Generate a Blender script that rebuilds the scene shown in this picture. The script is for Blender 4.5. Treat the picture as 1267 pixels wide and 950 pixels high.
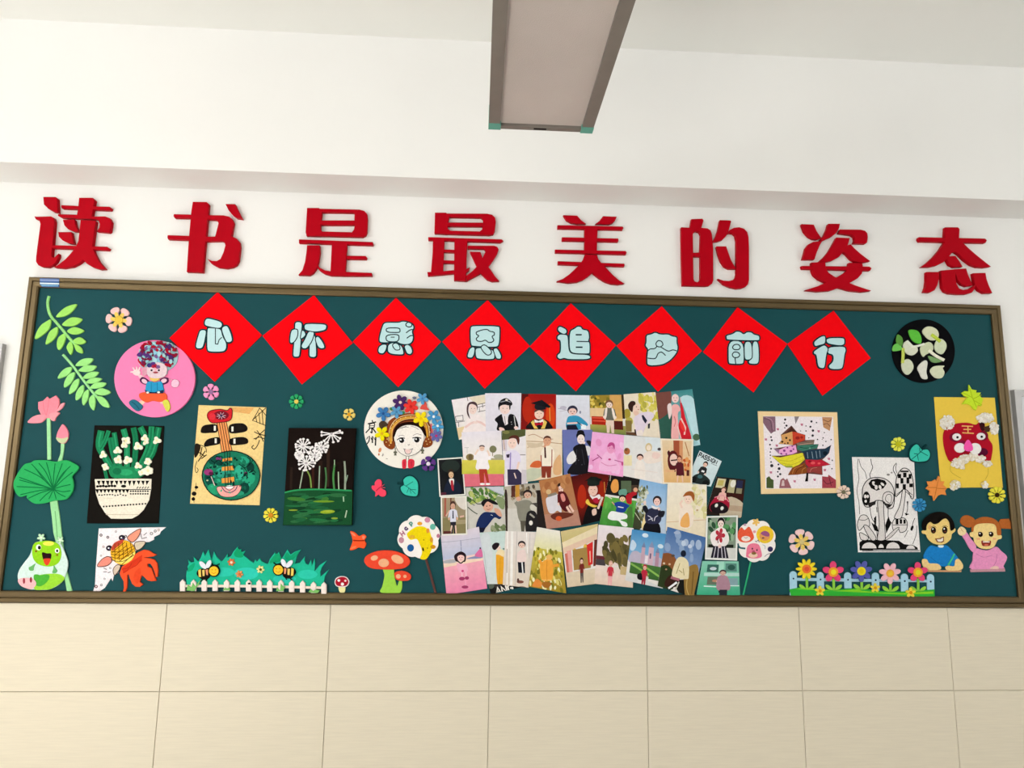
import bpy, math, random
from mathutils import Vector, Matrix
from mathutils.geometry import tessellate_polygon
random.seed(7)
for o in list(bpy.data.objects): bpy.data.objects.remove(o)
SC = bpy.context.scene
COL = SC.collection

# ---------------------------------------------------------------- camera
FPX = 809.157
CAMLOC = Vector((-0.210966, -2.593013, 0.468101))
RX = Vector((0.99850493, -0.05270328, 0.01450043))
RY = Vector((0.02209032, 0.14641806, -0.98897612))     # image down
RZ = Vector((0.04999916, 0.98781786, 0.14736339))      # forward
cam = bpy.data.cameras.new('camera'); camo = bpy.data.objects.new('camera', cam); COL.objects.link(camo)
cam.sensor_width = 36.0; cam.lens = FPX / 1267.0 * 36.0; cam.clip_start = 0.05
camo.matrix_world = Matrix(((RX.x, -RY.x, -RZ.x, CAMLOC.x), (RX.y, -RY.y, -RZ.y, CAMLOC.y), (RX.z, -RY.z, -RZ.z, CAMLOC.z), (0, 0, 0, 1)))
SC.camera = camo

# ---------------------------------------------------------------- light and exposure
SC.view_settings.view_transform = 'Standard'; SC.view_settings.look = 'None'
SC.view_settings.gamma = 1.0; SC.view_settings.use_curve_mapping = False
SC.view_settings.exposure = -1.17
world = bpy.data.worlds.new('daylight'); SC.world = world; world.use_nodes = True
world.node_tree.nodes['Background'].inputs[0].default_value = (0.86, 0.93, 1.0, 1)
world.node_tree.nodes['Background'].inputs[1].default_value = 1.0
def window_light(name, loc, rot, sx, sy, power, col):
    l = bpy.data.lights.new(name, 'AREA'); l.shape = 'RECTANGLE'; l.size = sx; l.size_y = sy
    l.energy = power; l.color = col
    o = bpy.data.objects.new(name, l); o.location = loc; o.rotation_euler = rot; COL.objects.link(o); return o
WX0, WX1 = -4.9, 4.8          # side walls of the classroom
YREAR = -7.6
FLOOR, CEIL = -0.95, 2.245
LWIN = [(-4.4, -2.5), (-6.1, -4.7), (-7.4, -6.4)]      # window openings in the left wall (y ranges)
RWIN = [(-2.9, -1.4), (-6.6, -4.6)]
for a, b in LWIN:
    window_light('window_daylight', (WX0 - 0.12, (a + b) / 2, 1.2), (0, -math.pi / 2, 0), 1.7, b - a, 160, (0.985, 0.995, 1.0))
for a, b in RWIN:
    window_light('corridor_daylight', (WX1 + 0.12, (a + b) / 2, 0.98), (0, math.pi / 2, 0), 1.6, b - a, 75, (0.985, 0.995, 1.0))

sun = bpy.data.lights.new('bounce_sun', 'SUN'); sun.energy = 45.0; sun.angle = 0.01; sun.color = (1.0, 0.97, 0.93)
suno = bpy.data.objects.new('bounce_sun', sun); COL.objects.link(suno)
suno.rotation_euler = Vector((1.0, 0.62, -0.85)).to_track_quat('-Z', 'Y').to_euler()     # added sun through the left windows; floor bounce brightens the beam underside

# ---------------------------------------------------------------- helpers
WY = 0.03       # plaster wall plane
YB = 0.012      # green felt surface of the board (frame front is y = 0)
EPS = 1e-5
def W(px, py, y=YB):
    d = RX * ((px - 633.5) / FPX) + RY * ((py - 475.0) / FPX) + RZ
    t = (y - CAMLOC.y) / d.y
    return (CAMLOC.x + t * d.x, CAMLOC.z + t * d.z)
def lin(c):
    c /= 255.0
    return c / 12.92 if c <= 0.04045 else ((c + 0.055) / 1.055) ** 2.4
ALB = 0.93
def hx(s):
    return tuple(lin(int(s[i:i + 2], 16)) * ALB for i in (0, 2, 4)) + (1.0,)

MATS = {}
def material(name, rough=0.6, noise=0.0, nscale=60.0, bump=0.0, bscale=400.0, base=None, spec=0.3, stretch=None, dirt=0.0, metal=0.0, sheen=0.0):
    """procedural material; the base colour is the mesh's own colour layer unless given"""
    m = bpy.data.materials.new(name); m.use_nodes = True; nt = m.node_tree; N = nt.nodes; L = nt.links
    p = N['Principled BSDF']; p.inputs['Roughness'].default_value = rough
    p.inputs['Specular IOR Level'].default_value = spec; p.inputs['Metallic'].default_value = metal
    if sheen: p.inputs['Sheen Weight'].default_value = sheen
    if base is None:
        a = N.new('ShaderNodeAttribute'); a.attribute_name = 'Col'; src = a.outputs['Color']
    else:
        a = N.new('ShaderNodeRGB'); a.outputs[0].default_value = base; src = a.outputs[0]
    tc = N.new('ShaderNodeTexCoord'); co = tc.outputs['Object']
    if stretch:
        mp = N.new('ShaderNodeMapping'); mp.inputs['Scale'].default_value = stretch; L.new(co, mp.inputs[0]); co = mp.outputs[0]
    if noise:
        n = N.new('ShaderNodeTexNoise'); n.inputs['Scale'].default_value = nscale; n.inputs['Detail'].default_value = 4; L.new(co, n.inputs['Vector'])
        r = N.new('ShaderNodeMapRange'); r.inputs['To Min'].default_value = 1 - noise; r.inputs['To Max'].default_value = 1 + noise
        r.inputs['From Min'].default_value = 0.3; r.inputs['From Max'].default_value = 0.7; L.new(n.outputs[0], r.inputs[0])
        mx = N.new('ShaderNodeVectorMath'); mx.operation = 'SCALE'; L.new(src, mx.inputs[0]); L.new(r.outputs[0], mx.inputs['Scale']); src = mx.outputs[0]
    L.new(src, p.inputs['Base Color'])
    if bump:
        n2 = N.new('ShaderNodeTexNoise'); n2.inputs['Scale'].default_value = bscale; n2.inputs['Detail'].default_value = 3; L.new(co, n2.inputs['Vector'])
        b = N.new('ShaderNodeBump'); b.inputs['Strength'].default_value = bump; b.inputs['Distance'].default_value = 0.002
        L.new(n2.outputs[0], b.inputs['Height']); L.new(b.outputs[0], p.inputs['Normal'])
    MATS[name] = m; return m
material('plaster', 0.85, 0.02, 1.5, 0.12, 60, base=(0.86, 0.853, 0.83, 1), spec=0.05)
material('ceiling_paint', 0.9, 0.02, 1.2, 0.1, 40, base=(0.88, 0.88, 0.845, 1), spec=0.05)
material('floor_terrazzo', 0.5, 0.15, 40, base=(0.78, 0.755, 0.72, 1))
material('wall_tile', 0.4, 0.035, 14, 0.02, 30, base=(0.74, 0.67, 0.53, 1), spec=0.1, stretch=(0.6, 1, 12))
material('grout', 0.9, 0.05, 50, base=(0.52, 0.455, 0.35, 1))
material('board_felt', 0.6, 0.05, 3, 0.05, 500, base=(0.005, 0.062, 0.072, 1), spec=0.14)
material('frame_metal', 0.36, 0.06, 30, base=(0.115, 0.08, 0.036, 1), spec=0.5, metal=0.75, stretch=(0.3, 1, 0.3))
material('silver_metal', 0.4, 0.05, 30, base=(0.42, 0.41, 0.40, 1), metal=0.4)
material('letter_red', 0.38, 0.03, 30, base=(0.43, 0.001, 0.009, 1), spec=0.04)
material('foam', 0.85, 0.05, 120, 0.06, 700, spec=0.06)
material('paper', 0.9, 0.02, 90, spec=0.04)
material('card_red', 0.75, 0.02, 60, base=(0.92, 0.002, 0.006, 1), spec=0.03)
material('drawing', 0.9, 0.09, 160, spec=0.04)
material('photo_print', 0.55, 0.05, 60, spec=0.06)
material('cotton', 1.0, 0.04, 90, 0.3, 260, spec=0.0)
material('lamp_metal', 0.5, 0.05, 20, base=(0.24, 0.215, 0.19, 1), metal=0.2)
material('lamp_grille', 0.6, 0.05, 4, 0.5, 320, base=(0.60, 0.535, 0.50, 1))
material('plastic_teal', 0.45, 0.03, 40, base=(0.13, 0.42, 0.33, 1))
material('glass_pane', 0.1, base=(0.8, 0.85, 0.85, 1))

def parse(s): return [tuple(float(v) for v in t.split(',')) for t in s.split()]
def smooth(pts, closed=True, n=4):
    out = []; N = len(pts)
    for i in range(N if closed else N - 1):
        if closed: p0, p1, p2, p3 = pts[i - 1], pts[i], pts[(i + 1) % N], pts[(i + 2) % N]
        else: p0, p1, p2, p3 = pts[max(i - 1, 0)], pts[i], pts[i + 1], pts[min(i + 2, N - 1)]
        for k in range(n):
            t = k / n
            out.append(tuple(0.5 * (2 * p1[j] + (p2[j] - p0[j]) * t + (2 * p0[j] - 5 * p1[j] + 4 * p2[j] - p3[j]) * t * t + (3 * p1[j] - p0[j] - 3 * p2[j] + p3[j]) * t ** 3) for j in (0, 1)))
    if not closed: out.append(pts[-1])
    return out
def chaikin(pts, it=2):
    for _ in range(it):
        out = []
        for i in range(len(pts)):
            a, b = pts[i], pts[(i + 1) % len(pts)]
            out += [(a[0] * 0.78 + b[0] * 0.22, a[1] * 0.78 + b[1] * 0.22), (a[0] * 0.22 + b[0] * 0.78, a[1] * 0.22 + b[1] * 0.78)]
        pts = out
    return pts
def ell(cx, cy, rx, ry, rot=0.0, n=20):
    c, s = math.cos(math.radians(rot)), math.sin(math.radians(rot))
    return [(cx + rx * math.cos(a) * c - ry * math.sin(a) * s, cy + rx * math.cos(a) * s + ry * math.sin(a) * c) for a in (2 * math.pi * k / n for k in range(n))]
def area2(l): return sum(l[i - 1][0] * l[i][1] - l[i][0] * l[i - 1][1] for i in range(len(l)))

class MB:
    """mesh builder: flat coloured shapes and thick cut-out shapes facing the room (-y)"""
    def __init__(s): s.v = []; s.f = []; s.c = []
    def quad(s, a, b, c, d, col):
        k = len(s.v); s.v += [a, b, c, d]; s.f.append((k, k + 1, k + 2, k + 3)); s.c.append([col] * 4 if not isinstance(col, list) else col)
    def flat(s, loops, y, col):
        loops = [l if (area2(l) > 0) == (i == 0) else l[::-1] for i, l in enumerate(loops)]
        pts = [p for l in loops for p in l]; k = len(s.v)
        tris = tessellate_polygon([[Vector((p[0], p[1], 0)) for p in l] for l in loops])
        s.v += [(p[0], y, p[1]) for p in pts]
        for t in tris:
            a, b, c = t
            pa, pb, pc = pts[a], pts[b], pts[c]
            ar = (pb[0] - pa[0]) * (pc[1] - pa[1]) - (pb[1] - pa[1]) * (pc[0] - pa[0])
            if abs(ar) < 1e-14: continue
            s.f.append((k + a, k + b, k + c) if ar > 0 else (k + a, k + c, k + b)); s.c.append([col] * 3)
    def prism(s, loops, y0, y1, col, ch=0.0, scol=None):
        loops = [l if (area2(l) > 0) == (i == 0) else l[::-1] for i, l in enumerate(loops)]
        scol = scol or col; ins = []
        for l in loops:
            n = len(l); q = []
            for i in range(n):
                a, b, c = l[i - 1], l[i], l[(i + 1) % n]
                d1 = Vector((b[0] - a[0], b[1] - a[1])); d2 = Vector((c[0] - b[0], c[1] - b[1]))
                if d1.length < 1e-9: d1 = d2
                if d2.length < 1e-9: d2 = d1
                if d1.length < 1e-9: q.append(b); continue
                d1.normalize(); d2.normalize()
                nn = Vector((-d1.y - d2.y, d1.x + d2.x))
                if nn.length < 1e-6: nn = Vector((-d1.y, d1.x))
                nn.normalize(); m = max(0.5, nn.dot(Vector((-d1.y, d1.x))))
                q.append((b[0] + nn.x * ch / m, b[1] + nn.y * ch / m))
            ins.append(q)
        s.flat(ins if ch else loops, y1, col)
        for l, q in zip(loops, ins):
            n = len(l)
            for i in range(n):
                a, b = l[i], l[(i + 1) % n]
                s.quad((a[0], y0, a[1]), (b[0], y0, b[1]), (b[0], y1 + ch, b[1]), (a[0], y1 + ch, a[1]), scol)
                if ch:
                    e, f = q[i], q[(i + 1) % n]
                    s.quad((a[0], y1 + ch, a[1]), (b[0], y1 + ch, b[1]), (f[0], y1, f[1]), (e[0], y1, e[1]), col)
    def box(s, x0, x1, y0, y1, z0, z1, col=(0.8, 0.8, 0.8, 1)):
        P = [(x, y, z) for x in (x0, x1) for y in (y0, y1) for z in (z0, z1)]
        for q in ((0, 1, 3, 2), (4, 6, 7, 5), (0, 4, 5, 1), (2, 3, 7, 6), (0, 2, 6, 4), (1, 5, 7, 3)):
            s.quad(*[P[i] for i in q], col)
    def build(s, name, mat, parent=None, origin=None):
        xs = [v[0] for v in s.v]; zs = [v[2] for v in s.v]; ys = [v[1] for v in s.v]
        o = origin or Vector(((min(xs) + max(xs)) / 2, max(ys), (min(zs) + max(zs)) / 2))
        me = bpy.data.meshes.new(name); me.from_pydata([(v[0] - o[0], v[1] - o[1], v[2] - o[2]) for v in s.v], [], s.f)
        ca = me.color_attributes.new('Col', 'FLOAT_COLOR', 'CORNER')
        ca.data.foreach_set('color', [x for f in s.c for c in f for x in c])
        me.materials.append(MATS[mat]); me.update()
        ob = bpy.data.objects.new(name, me); COL.objects.link(ob)
        if parent is not None:
            ob.parent = parent; ob.location = Vector(o) - WORLD[parent.name]
        else: ob.location = o
        WORLD[ob.name] = Vector(o); return ob
WORLD = {}
def tag(o, label=None, cat=None, group=None, kind=None):
    if label: o['label'] = label
    if cat: o['category'] = cat
    if group: o['group'] = group
    if kind: o['kind'] = kind
    return o
def thing(name, label, cat, at, y=YB, group=None):
    x, z = W(at[0], at[1], y)
    e = bpy.data.objects.new(name, None); e.empty_display_size = 0.05; e.location = (x, y, z); COL.objects.link(e)
    WORLD[e.name] = Vector((x, y, z)); return tag(e, label, cat, group)

# stroke letters used by the printed words
FONT = {'P': ["0,1 0,0 .7,0 .8,.15 .8,.4 .7,.52 0,.52"], 'A': ["0,1 .42,0 .85,1", ".17,.66 .68,.66"],
        'S': [".8,.1 .6,0 .2,0 0,.15 0,.38 .2,.5 .6,.5 .8,.62 .8,.86 .6,1 .2,1 0,.9"], 'I': [".3,0 .3,1"],
        'O': ["0,.25 .2,0 .6,0 .8,.25 .8,.75 .6,1 .2,1 0,.75 0,.25"], 'N': ["0,1 0,0 .8,1 .8,0"],
        'G': [".8,.15 .6,0 .2,0 0,.25 0,.75 .2,1 .6,1 .8,.8 .8,.55 .45,.55"], 'H': ["0,0 0,1", ".7,0 .7,1", "0,.5 .7,.5"],
        'a': [".6,.4 .3,.35 .05,.5 .05,.85 .3,1 .6,.85 .6,.4 .65,1"], 'p': ["0,.4 0,1.35", "0,.5 .3,.38 .6,.55 .6,.85 .3,1 0,.9"]}
def stroke(pts, w):
    """outline polygon strips of an open poly-line of width w"""
    out = []; n = len(pts); L = []; R = []
    for i in range(n):
        a = Vector(pts[max(i - 1, 0)]); b = Vector(pts[i]); c = Vector(pts[min(i + 1, n - 1)])
        d1 = (b - a) if i else (c - b); d2 = (c - b) if i < n - 1 else (b - a)
        if d1.length < 1e-9: d1 = d2
        if d2.length < 1e-9: d2 = d1
        if d1.length < 1e-9: d1 = d2 = Vector((1, 0))
        d1.normalize(); d2.normalize(); t = d1 + d2
        if t.length < 1e-6: t = d1
        t.normalize(); nn = Vector((-t.y, t.x)); m = max(0.6, nn.dot(Vector((-d1.y, d1.x))))
        if i == 0: b = b - d2 * w * 0.2
        if i == n - 1: b = b + d1 * w * 0.2
        L.append(tuple(b + nn * w / 2 / m)); R.append(tuple(b - nn * w / 2 / m))
    for i in range(n - 1): out.append([L[i], L[i + 1], R[i + 1], R[i]])
    return out

def crop(x0, y0, s): return lambda x, y: (x0 + x / s, y0 + y / s)
def quadmap(q):
    (ax, ay), (bx, by), (cx, cy), (dx, dy) = q
    def m(u, v):
        u /= 100.0; v /= 100.0
        return ((1 - v) * ((1 - u) * ax + u * bx) + v * ((1 - u) * dx + u * cx), (1 - v) * ((1 - u) * ay + u * by) + v * ((1 - u) * dy + u * cy))
    return m
def shape(cmd, a):
    """source-space loops for one drawing command"""
    c = cmd.lower()
    if c == 'f': return [[p for p in parse(a)]]
    if c == 's': return [smooth(parse(a))]
    if c == 'e':
        v = [float(x) for x in a.split()]; return [ell(*v[:5]) if len(v) > 4 else ell(*v[:4])]
    if c == 'd':
        v = [float(x) for x in a.split()]; return [ell(*v[:4], 0, 64)]
    if c == 'r':
        x0, y0, x1, y1 = [float(x) for x in a.split()]; return [[(x0, y0), (x1, y0), (x1, y1), (x0, y1)]]
    if c == 'l':
        w, b = a.split(None, 1); return stroke(parse(b), float(w))
    if c == 'k':
        w, b = a.split(None, 1); return stroke(smooth(parse(b), False), float(w))
    if c == 'o':
        w, b = a.split(None, 1); p = smooth(parse(b)); return stroke(p + [p[0]], float(w))
    if c == 'c': return [chaikin(parse(a))]
    if c == 'q':
        w, b = a.split(None, 1); p = chaikin(parse(b)); return stroke(p + [p[0]], float(w))
    if c == 'w':      # n-petal flower: cx cy r n rot
        cx, cy, r, n, rot = [float(x) for x in a.split()]; n = int(n); out = []
        for k in range(n):
            t = math.radians(rot + 360 * k / n); out.append(ell(cx + r * 0.62 * math.cos(t), cy + r * 0.62 * math.sin(t), r * 0.40, min(r * 0.30, r * 1.75 / n), math.degrees(t), 14))
        out.append(ell(cx, cy, r * 0.45, r * 0.45, 0, 14)); return out
    if c == 't':
        w, x, y, size, ang, txt = a.split(); w, x, y, size, ang = map(float, (w, x, y, size, ang)); out = []
        ca, sa = math.cos(math.radians(ang)), math.sin(math.radians(ang)); k = 0
        for chh in txt:
            for pl in FONT[chh]:
                out += stroke([(x + ((k + p[0]) * size * 0.9) * ca - p[1] * size * sa, y + ((k + p[0]) * size * 0.9) * sa + p[1] * size * ca) for p in parse(pl)], w)
            k += 0.72 if chh == 'I' else 1.12
        return out
    raise ValueError(cmd)
LIFT = 1.55      # depth of every layer stuck on the board
def clip_quad(pts, q):
    """clip a px polygon to a convex photograph outline"""
    for i in range(4):
        (ax, ay), (bx, by) = q[i], q[(i + 1) % 4]; out = []
        d = [(bx - ax) * (p[1] - ay) - (by - ay) * (p[0] - ax) for p in pts]
        for j in range(len(pts)):
            if (d[j - 1] >= 0) != (d[j] >= 0):
                t = d[j - 1] / (d[j - 1] - d[j]); A, B = pts[j - 1], pts[j]; out.append((A[0] + (B[0] - A[0]) * t, A[1] + (B[1] - A[1]) * t))
            if d[j] >= 0: out.append(pts[j])
        pts = out
        if not pts: break
    return pts
def draw(mb, m, dsl, base, thick, ch=None, lift=True, scol=None, clip=None, lay=0):
    """upper-case commands are cut-outs from y=base, 'thick' deep; lower-case ones are printed on the front"""
    if base <= YB + 1e-9 and lift: base = YB - (YB - base) * LIFT; thick *= LIFT
    front = base - thick; ncut = 0
    ch = min(0.0015, thick * 0.3) if ch is None else ch
    for cmd in [x.strip() for x in dsl.replace('\n', ';').split(';') if x.strip()]:
        k, col, a = cmd.split(None, 2)
        if k in 'PN':      # small printed figure (P) or head only (N): hair u v r skin top bottom
            v = (a + ' - -').split(); u_, v_, r_ = map(float, v[:3]); sk, top, bot = v[3:6]; hair = col
            T = [('f', top, f"{u_-1.5*r_},{v_+1.3*r_} {u_-.4*r_},{v_+.8*r_} {u_+.4*r_},{v_+.8*r_} {u_+1.5*r_},{v_+1.3*r_} {u_+1.9*r_},{v_+3*r_} {u_+1.5*r_},{v_+3.3*r_} {u_+1.1*r_},{v_+2.2*r_} {u_+1.15*r_},{v_+4.1*r_} {u_-1.15*r_},{v_+4.1*r_} {u_-1.1*r_},{v_+2.2*r_} {u_-1.5*r_},{v_+3.3*r_} {u_-1.9*r_},{v_+3*r_}")]
            if bot != '-':
                T.insert(0, ('f', bot, f"{u_-1.1*r_},{v_+4*r_} {u_+1.1*r_},{v_+4*r_} {u_+1.0*r_},{v_+7.4*r_} {u_+.3*r_},{v_+7.4*r_} {u_},{v_+5*r_} {u_-.3*r_},{v_+7.4*r_} {u_-1.0*r_},{v_+7.4*r_}"))
            if k == 'N': T = []
            else: T += [('e', sk, f"{u_-1.6*r_} {v_+3.3*r_} {.35*r_} {.35*r_}"), ('e', sk, f"{u_+1.6*r_} {v_+3.3*r_} {.35*r_} {.35*r_}")]
            T += [('e', hair, f"{u_} {v_-.15*r_} {1.12*r_} {1.02*r_}"), ('e', sk, f"{u_} {v_+.15*r_} {.88*r_} {.82*r_}"),
                  ('s', hair, f"{u_-.95*r_},{v_-.05*r_} {u_-.7*r_},{v_-.9*r_} {u_},{v_-1.1*r_} {u_+.7*r_},{v_-.9*r_} {u_+.95*r_},{v_-.05*r_} {u_+.4*r_},{v_-.5*r_} {u_-.4*r_},{v_-.5*r_}"),
                  ('e', '3a2a28', f"{u_-.36*r_} {v_+.15*r_} {.13*r_} {.1*r_}"), ('e', '3a2a28', f"{u_+.36*r_} {v_+.15*r_} {.13*r_} {.1*r_}"), ('e', 'b05050', f"{u_} {v_+.58*r_} {.2*r_} {.08*r_}")]
            for kk, cc, aa in T:
                lay += 1
                for lp in shape(kk, aa):
                    lp = [m(*p) for p in lp]; lp = clip_quad(lp, clip) if clip else lp
                    if len(lp) > 2: mb.flat([[W(*p, front) for p in lp]], front - EPS * lay, hx(cc))
            continue
        if k == 'g':      # printed two-colour blend
            v = a.split(); c2 = hx(v[0]); x0, y0, x1, y1 = map(float, v[1:5]); c1 = hx(col); lay += 1; y = front - EPS * lay
            p = [W(*m(*t), front) for t in ((x0, y1), (x1, y1), (x1, y0), (x0, y0))]
            mb.quad(*[(t[0], y, t[1]) for t in p], [c2, c2, c1, c1]); continue
        if k.isupper():
            if k == 'H':      # cut-out with holes: loops parted by |
                loops = [[W(*m(*p), front) for p in parse(x)] for x in a.split('|')]
                mb.prism(loops, base, front - ncut * EPS, hx(col), ch, scol)
            else:
                for lp in shape(k, a): mb.prism([[W(*m(*p), front) for p in lp]], base, front - ncut * EPS, hx(col), ch, scol); ncut += 1
            ncut += 1; lay = max(lay, ncut)
        else:
            lay += 1
            for lp in shape(k, a):
                lp = [m(*p) for p in lp]; lp = clip_quad(lp, clip) if clip else lp
                if len(lp) > 2: mb.flat([[W(*p, front) for p in lp]], front - EPS * lay, hx(col))
    mb.lay = lay; return mb
def part(parent, name, m, dsl, base=YB, thick=0.003, mat='foam', label=None, kind=None, ch=None, lift=True):
    o = draw(MB(), m, dsl, base, thick, ch, lift).build(name, mat, parent)
    if label: o['label'] = label
    if kind: o['kind'] = kind
    return o
def single(name, label, cat, m, dsl, base=YB, thick=0.003, mat='foam', group=None, ch=None):
    return tag(draw(MB(), m, dsl, base, thick, ch).build(name, mat), label, cat, group)
A1 = crop(30, 230, 3.959); A2 = crop(350, 230, 3.959); A3 = crop(670, 240, 4.525); A4 = crop(970, 260, 4.525)
A5 = crop(200, 350, 5.279); A6 = crop(430, 360, 5.509); A7 = crop(650, 365, 5.509); A8 = crop(860, 370, 5.509)
B1 = crop(0, 330, 7.919); B2 = crop(0, 430, 7.919); B3 = crop(0, 540, 7.919); B4 = crop(0, 640, 7.919)
B5 = crop(120, 370, 7.919); B6 = crop(100, 410, 7.919); B7 = crop(90, 520, 7.308); B8 = crop(220, 490, 6.333)
C1 = crop(100, 640, 9.5); C2 = crop(210, 665, 10.558); C3 = crop(310, 665, 10.558); C4 = crop(340, 480, 5.278)
C5 = crop(440, 480, 7.917); C6 = crop(420, 580, 7.914); C7 = crop(400, 630, 7.919); C8 = crop(230, 460, 9.5)
D8 = crop(540, 640, 9.5)
E3 = crop(830, 640, 8.447); E4 = crop(930, 500, 7.917); E5 = crop(1040, 540, 5.937); E6 = crop(1090, 380, 7.158); E7 = crop(1140, 470, 5.937); E8 = crop(1130, 620, 9.248)
F1 = crop(960, 640, 8.636); F2 = crop(1060, 670, 10.558); F3 = crop(590, 0, 5.276)
PX = lambda x, y: (x, y)
D1, D2, D3, D4, D5, D6, D7 = [crop(x, y, 9.5) for x, y in ((540, 480), (640, 480), (750, 475), (540, 560), (640, 570), (740, 560), (830, 550))]
G1 = crop(640, 640, 9.5); G2 = crop(740, 640, 9.5)

# ---------------------------------------------------------------- the room
def struct(name, mb, mat, parent=None):
    o = mb.build(name, mat, parent)
    if parent is None: o['kind'] = 'structure'
    return o
BEAM_Y, BEAM_Z = -0.15, 1.645
TILE_TOP = -0.004
b = MB(); b.box(WX0 - 0.24, WX1 + 0.24, WY, WY + 0.2, FLOOR, CEIL); wall_back = struct('wall_back', b, 'plaster')
b = MB(); b.box(WX0, WX1, BEAM_Y, WY, BEAM_Z, CEIL); struct('trim_1', b, 'plaster')
b = MB(); b.box(WX0 - 0.24, WX1 + 0.24, YREAR - 0.2, WY + 0.2, CEIL, CEIL + 0.15); struct('ceiling', b, 'ceiling_paint')
b = MB(); b.box(WX0 - 0.24, WX1 + 0.24, YREAR - 0.2, WY + 0.2, FLOOR - 0.1, FLOOR); struct('floor', b, 'floor_terrazzo')
b = MB(); b.box(WX0 - 0.24, WX1 + 0.24, YREAR - 0.2, YREAR, FLOOR, CEIL); struct('wall_rear', b, 'plaster')
def side_wall(name, x0, x1, wins, z0, z1):
    b = MB(); ys = sorted([v for w in wins for v in w])
    b.box(x0, x1, YREAR, WY, FLOOR, z0); b.box(x0, x1, YREAR, WY, z1, CEIL)
    e = [YREAR] + ys + [WY]
    for i in range(0, len(e), 2): b.box(x0, x1, e[i], e[i + 1], z0, z1)
    return struct(name, b, 'plaster')
side_wall('wall_left', WX0 - 0.24, WX0, LWIN, 0.35, 2.05)
side_wall('wall_right', WX1, WX1 + 0.24, RWIN, 0.18, 1.78)
k = 0
for wins, xa, z0, z1 in ((LWIN, WX0 - 0.08, 0.35, 2.05), (RWIN, WX1 + 0.03, 0.18, 1.78)):
    for (ya, yb) in wins:
        k += 1; b = MB()
        b.box(xa, xa + 0.05, ya, yb, z0, z0 + 0.05); b.box(xa, xa + 0.05, ya, yb, z1 - 0.05, z1)
        for yy in (ya, (ya + yb) / 2 - 0.025, yb - 0.05): b.box(xa, xa + 0.05, yy, yy + 0.05, z0 + 0.05, z1 - 0.05)
        struct('window_%d' % k, b, 'silver_metal')
# glazed tiles under the board: a grout bed on the wall, each tile an own piece
b = MB(); b.box(WX0, WX1, WY - 0.004, WY, FLOOR, TILE_TOP); bed = b.build('grout_bed', 'grout', wall_back)
JX, TW, TH = -0.149, 0.6065, 0.312
tile_me = {}
def tile(x0, x1, z0, z1):
    g = 0.0009; key = (round(x1 - x0, 4), round(z1 - z0, 4)); o = Vector((x0, WY - 0.004, z0))
    if key not in tile_me:
        w, h = key; m_ = MB()
        m_.prism([[(g, g), (w - g, g), (w - g, h - g), (g, h - g)]], 0.0, -0.006, (0.8, 0.8, 0.8, 1), 0.0012)
        t = m_.build('tile', 'wall_tile', wall_back, Vector((0, 0, 0))); tile_me[key] = t.data
    else:
        t = bpy.data.objects.new('tile', tile_me[key]); COL.objects.link(t); t.parent = wall_back
    t.location = o - WORLD[wall_back.name]
zt = TILE_TOP; row = 0
while zt > FLOOR + 0.01:
    zb = max(zt - TH, FLOOR)
    x = JX - 6 * TW
    while x < WX1 - 0.01:
        if x + TW > WX0 + 0.01: tile(max(x, WX0), min(x + TW, WX1), zb, zt)
        x += TW
    zt = zb; row += 1
# ---------------------------------------------------------------- classroom lamp under the ceiling
LZ = 1.575
def at_z(px, py, z):
    d = RX * ((px - 633.5) / FPX) + RY * ((py - 475.0) / FPX) + RZ; t = (z - CAMLOC.z) / d.z
    return CAMLOC + d * t
pl = at_z(604.6, 161.5, LZ); pr = at_z(733.0, 163.5, LZ)
lx0, lx1, lyf = pl.x, pr.x, (pl.y + pr.y) / 2; LL = 1.25; lyn = lyf - LL
lamp = bpy.data.objects.new('ceiling_lamp', None); COL.objects.link(lamp); lamp.location = ((lx0 + lx1) / 2, (lyf + lyn) / 2, LZ); WORLD['ceiling_lamp'] = lamp.location.copy()
tag(lamp, 'long grey panel lamp with teal corner caps hanging under the ceiling', 'lamp')
ra = 0.036
b = MB(); b.box(lx0 + ra, lx1 - ra, lyn + 0.02, lyf - 0.02, LZ + 0.012, LZ + 0.05); b.build('grille', 'lamp_grille', lamp)
for x0, x1 in ((lx0, lx0 + ra), (lx1 - ra, lx1)):
    b = MB(); b.box(x0, x1, lyn + 0.03, lyf - 0.03, LZ + 0.002, LZ + 0.062); b.build('side_rail', 'lamp_metal', lamp)
for y0, y1 in ((lyf - 0.018, lyf), (lyn, lyn + 0.018)):
    b = MB(); b.box(lx0 + 0.032, lx1 - 0.032, y0, y1, LZ + 0.003, LZ + 0.06); e = b.build('end_rail', 'lamp_metal', lamp)
    if y1 == lyf:
        m_ = MB(); m_.box(-0.02, 0.02, -0.004, 0.004, -0.0006, 0, hx('241f1e')); q = m_.build('nameplate', 'paper', e, Vector((0, 0, 0)))
        q.location = Vector((lx0 + 0.163, (y0 + y1) / 2, LZ + 0.003)) - WORLD[e.name]
for x0, x1 in ((lx0 - 0.001, lx0 + ra + 0.002), (lx1 - ra - 0.002, lx1 + 0.001)):
    for y0, y1 in ((lyf - 0.032, lyf + 0.001), (lyn - 0.001, lyn + 0.032)):
        b = MB(); b.box(x0, x1, y0, y1, LZ, LZ + 0.064); b.build('corner_cap', 'plastic_teal', lamp)
b = MB(); b.box(lx0 + 0.01, lx1 - 0.01, lyn + 0.01, lyf - 0.01, LZ + 0.05, LZ + 0.066); b.build('back_plate', 'lamp_metal', lamp)
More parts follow.
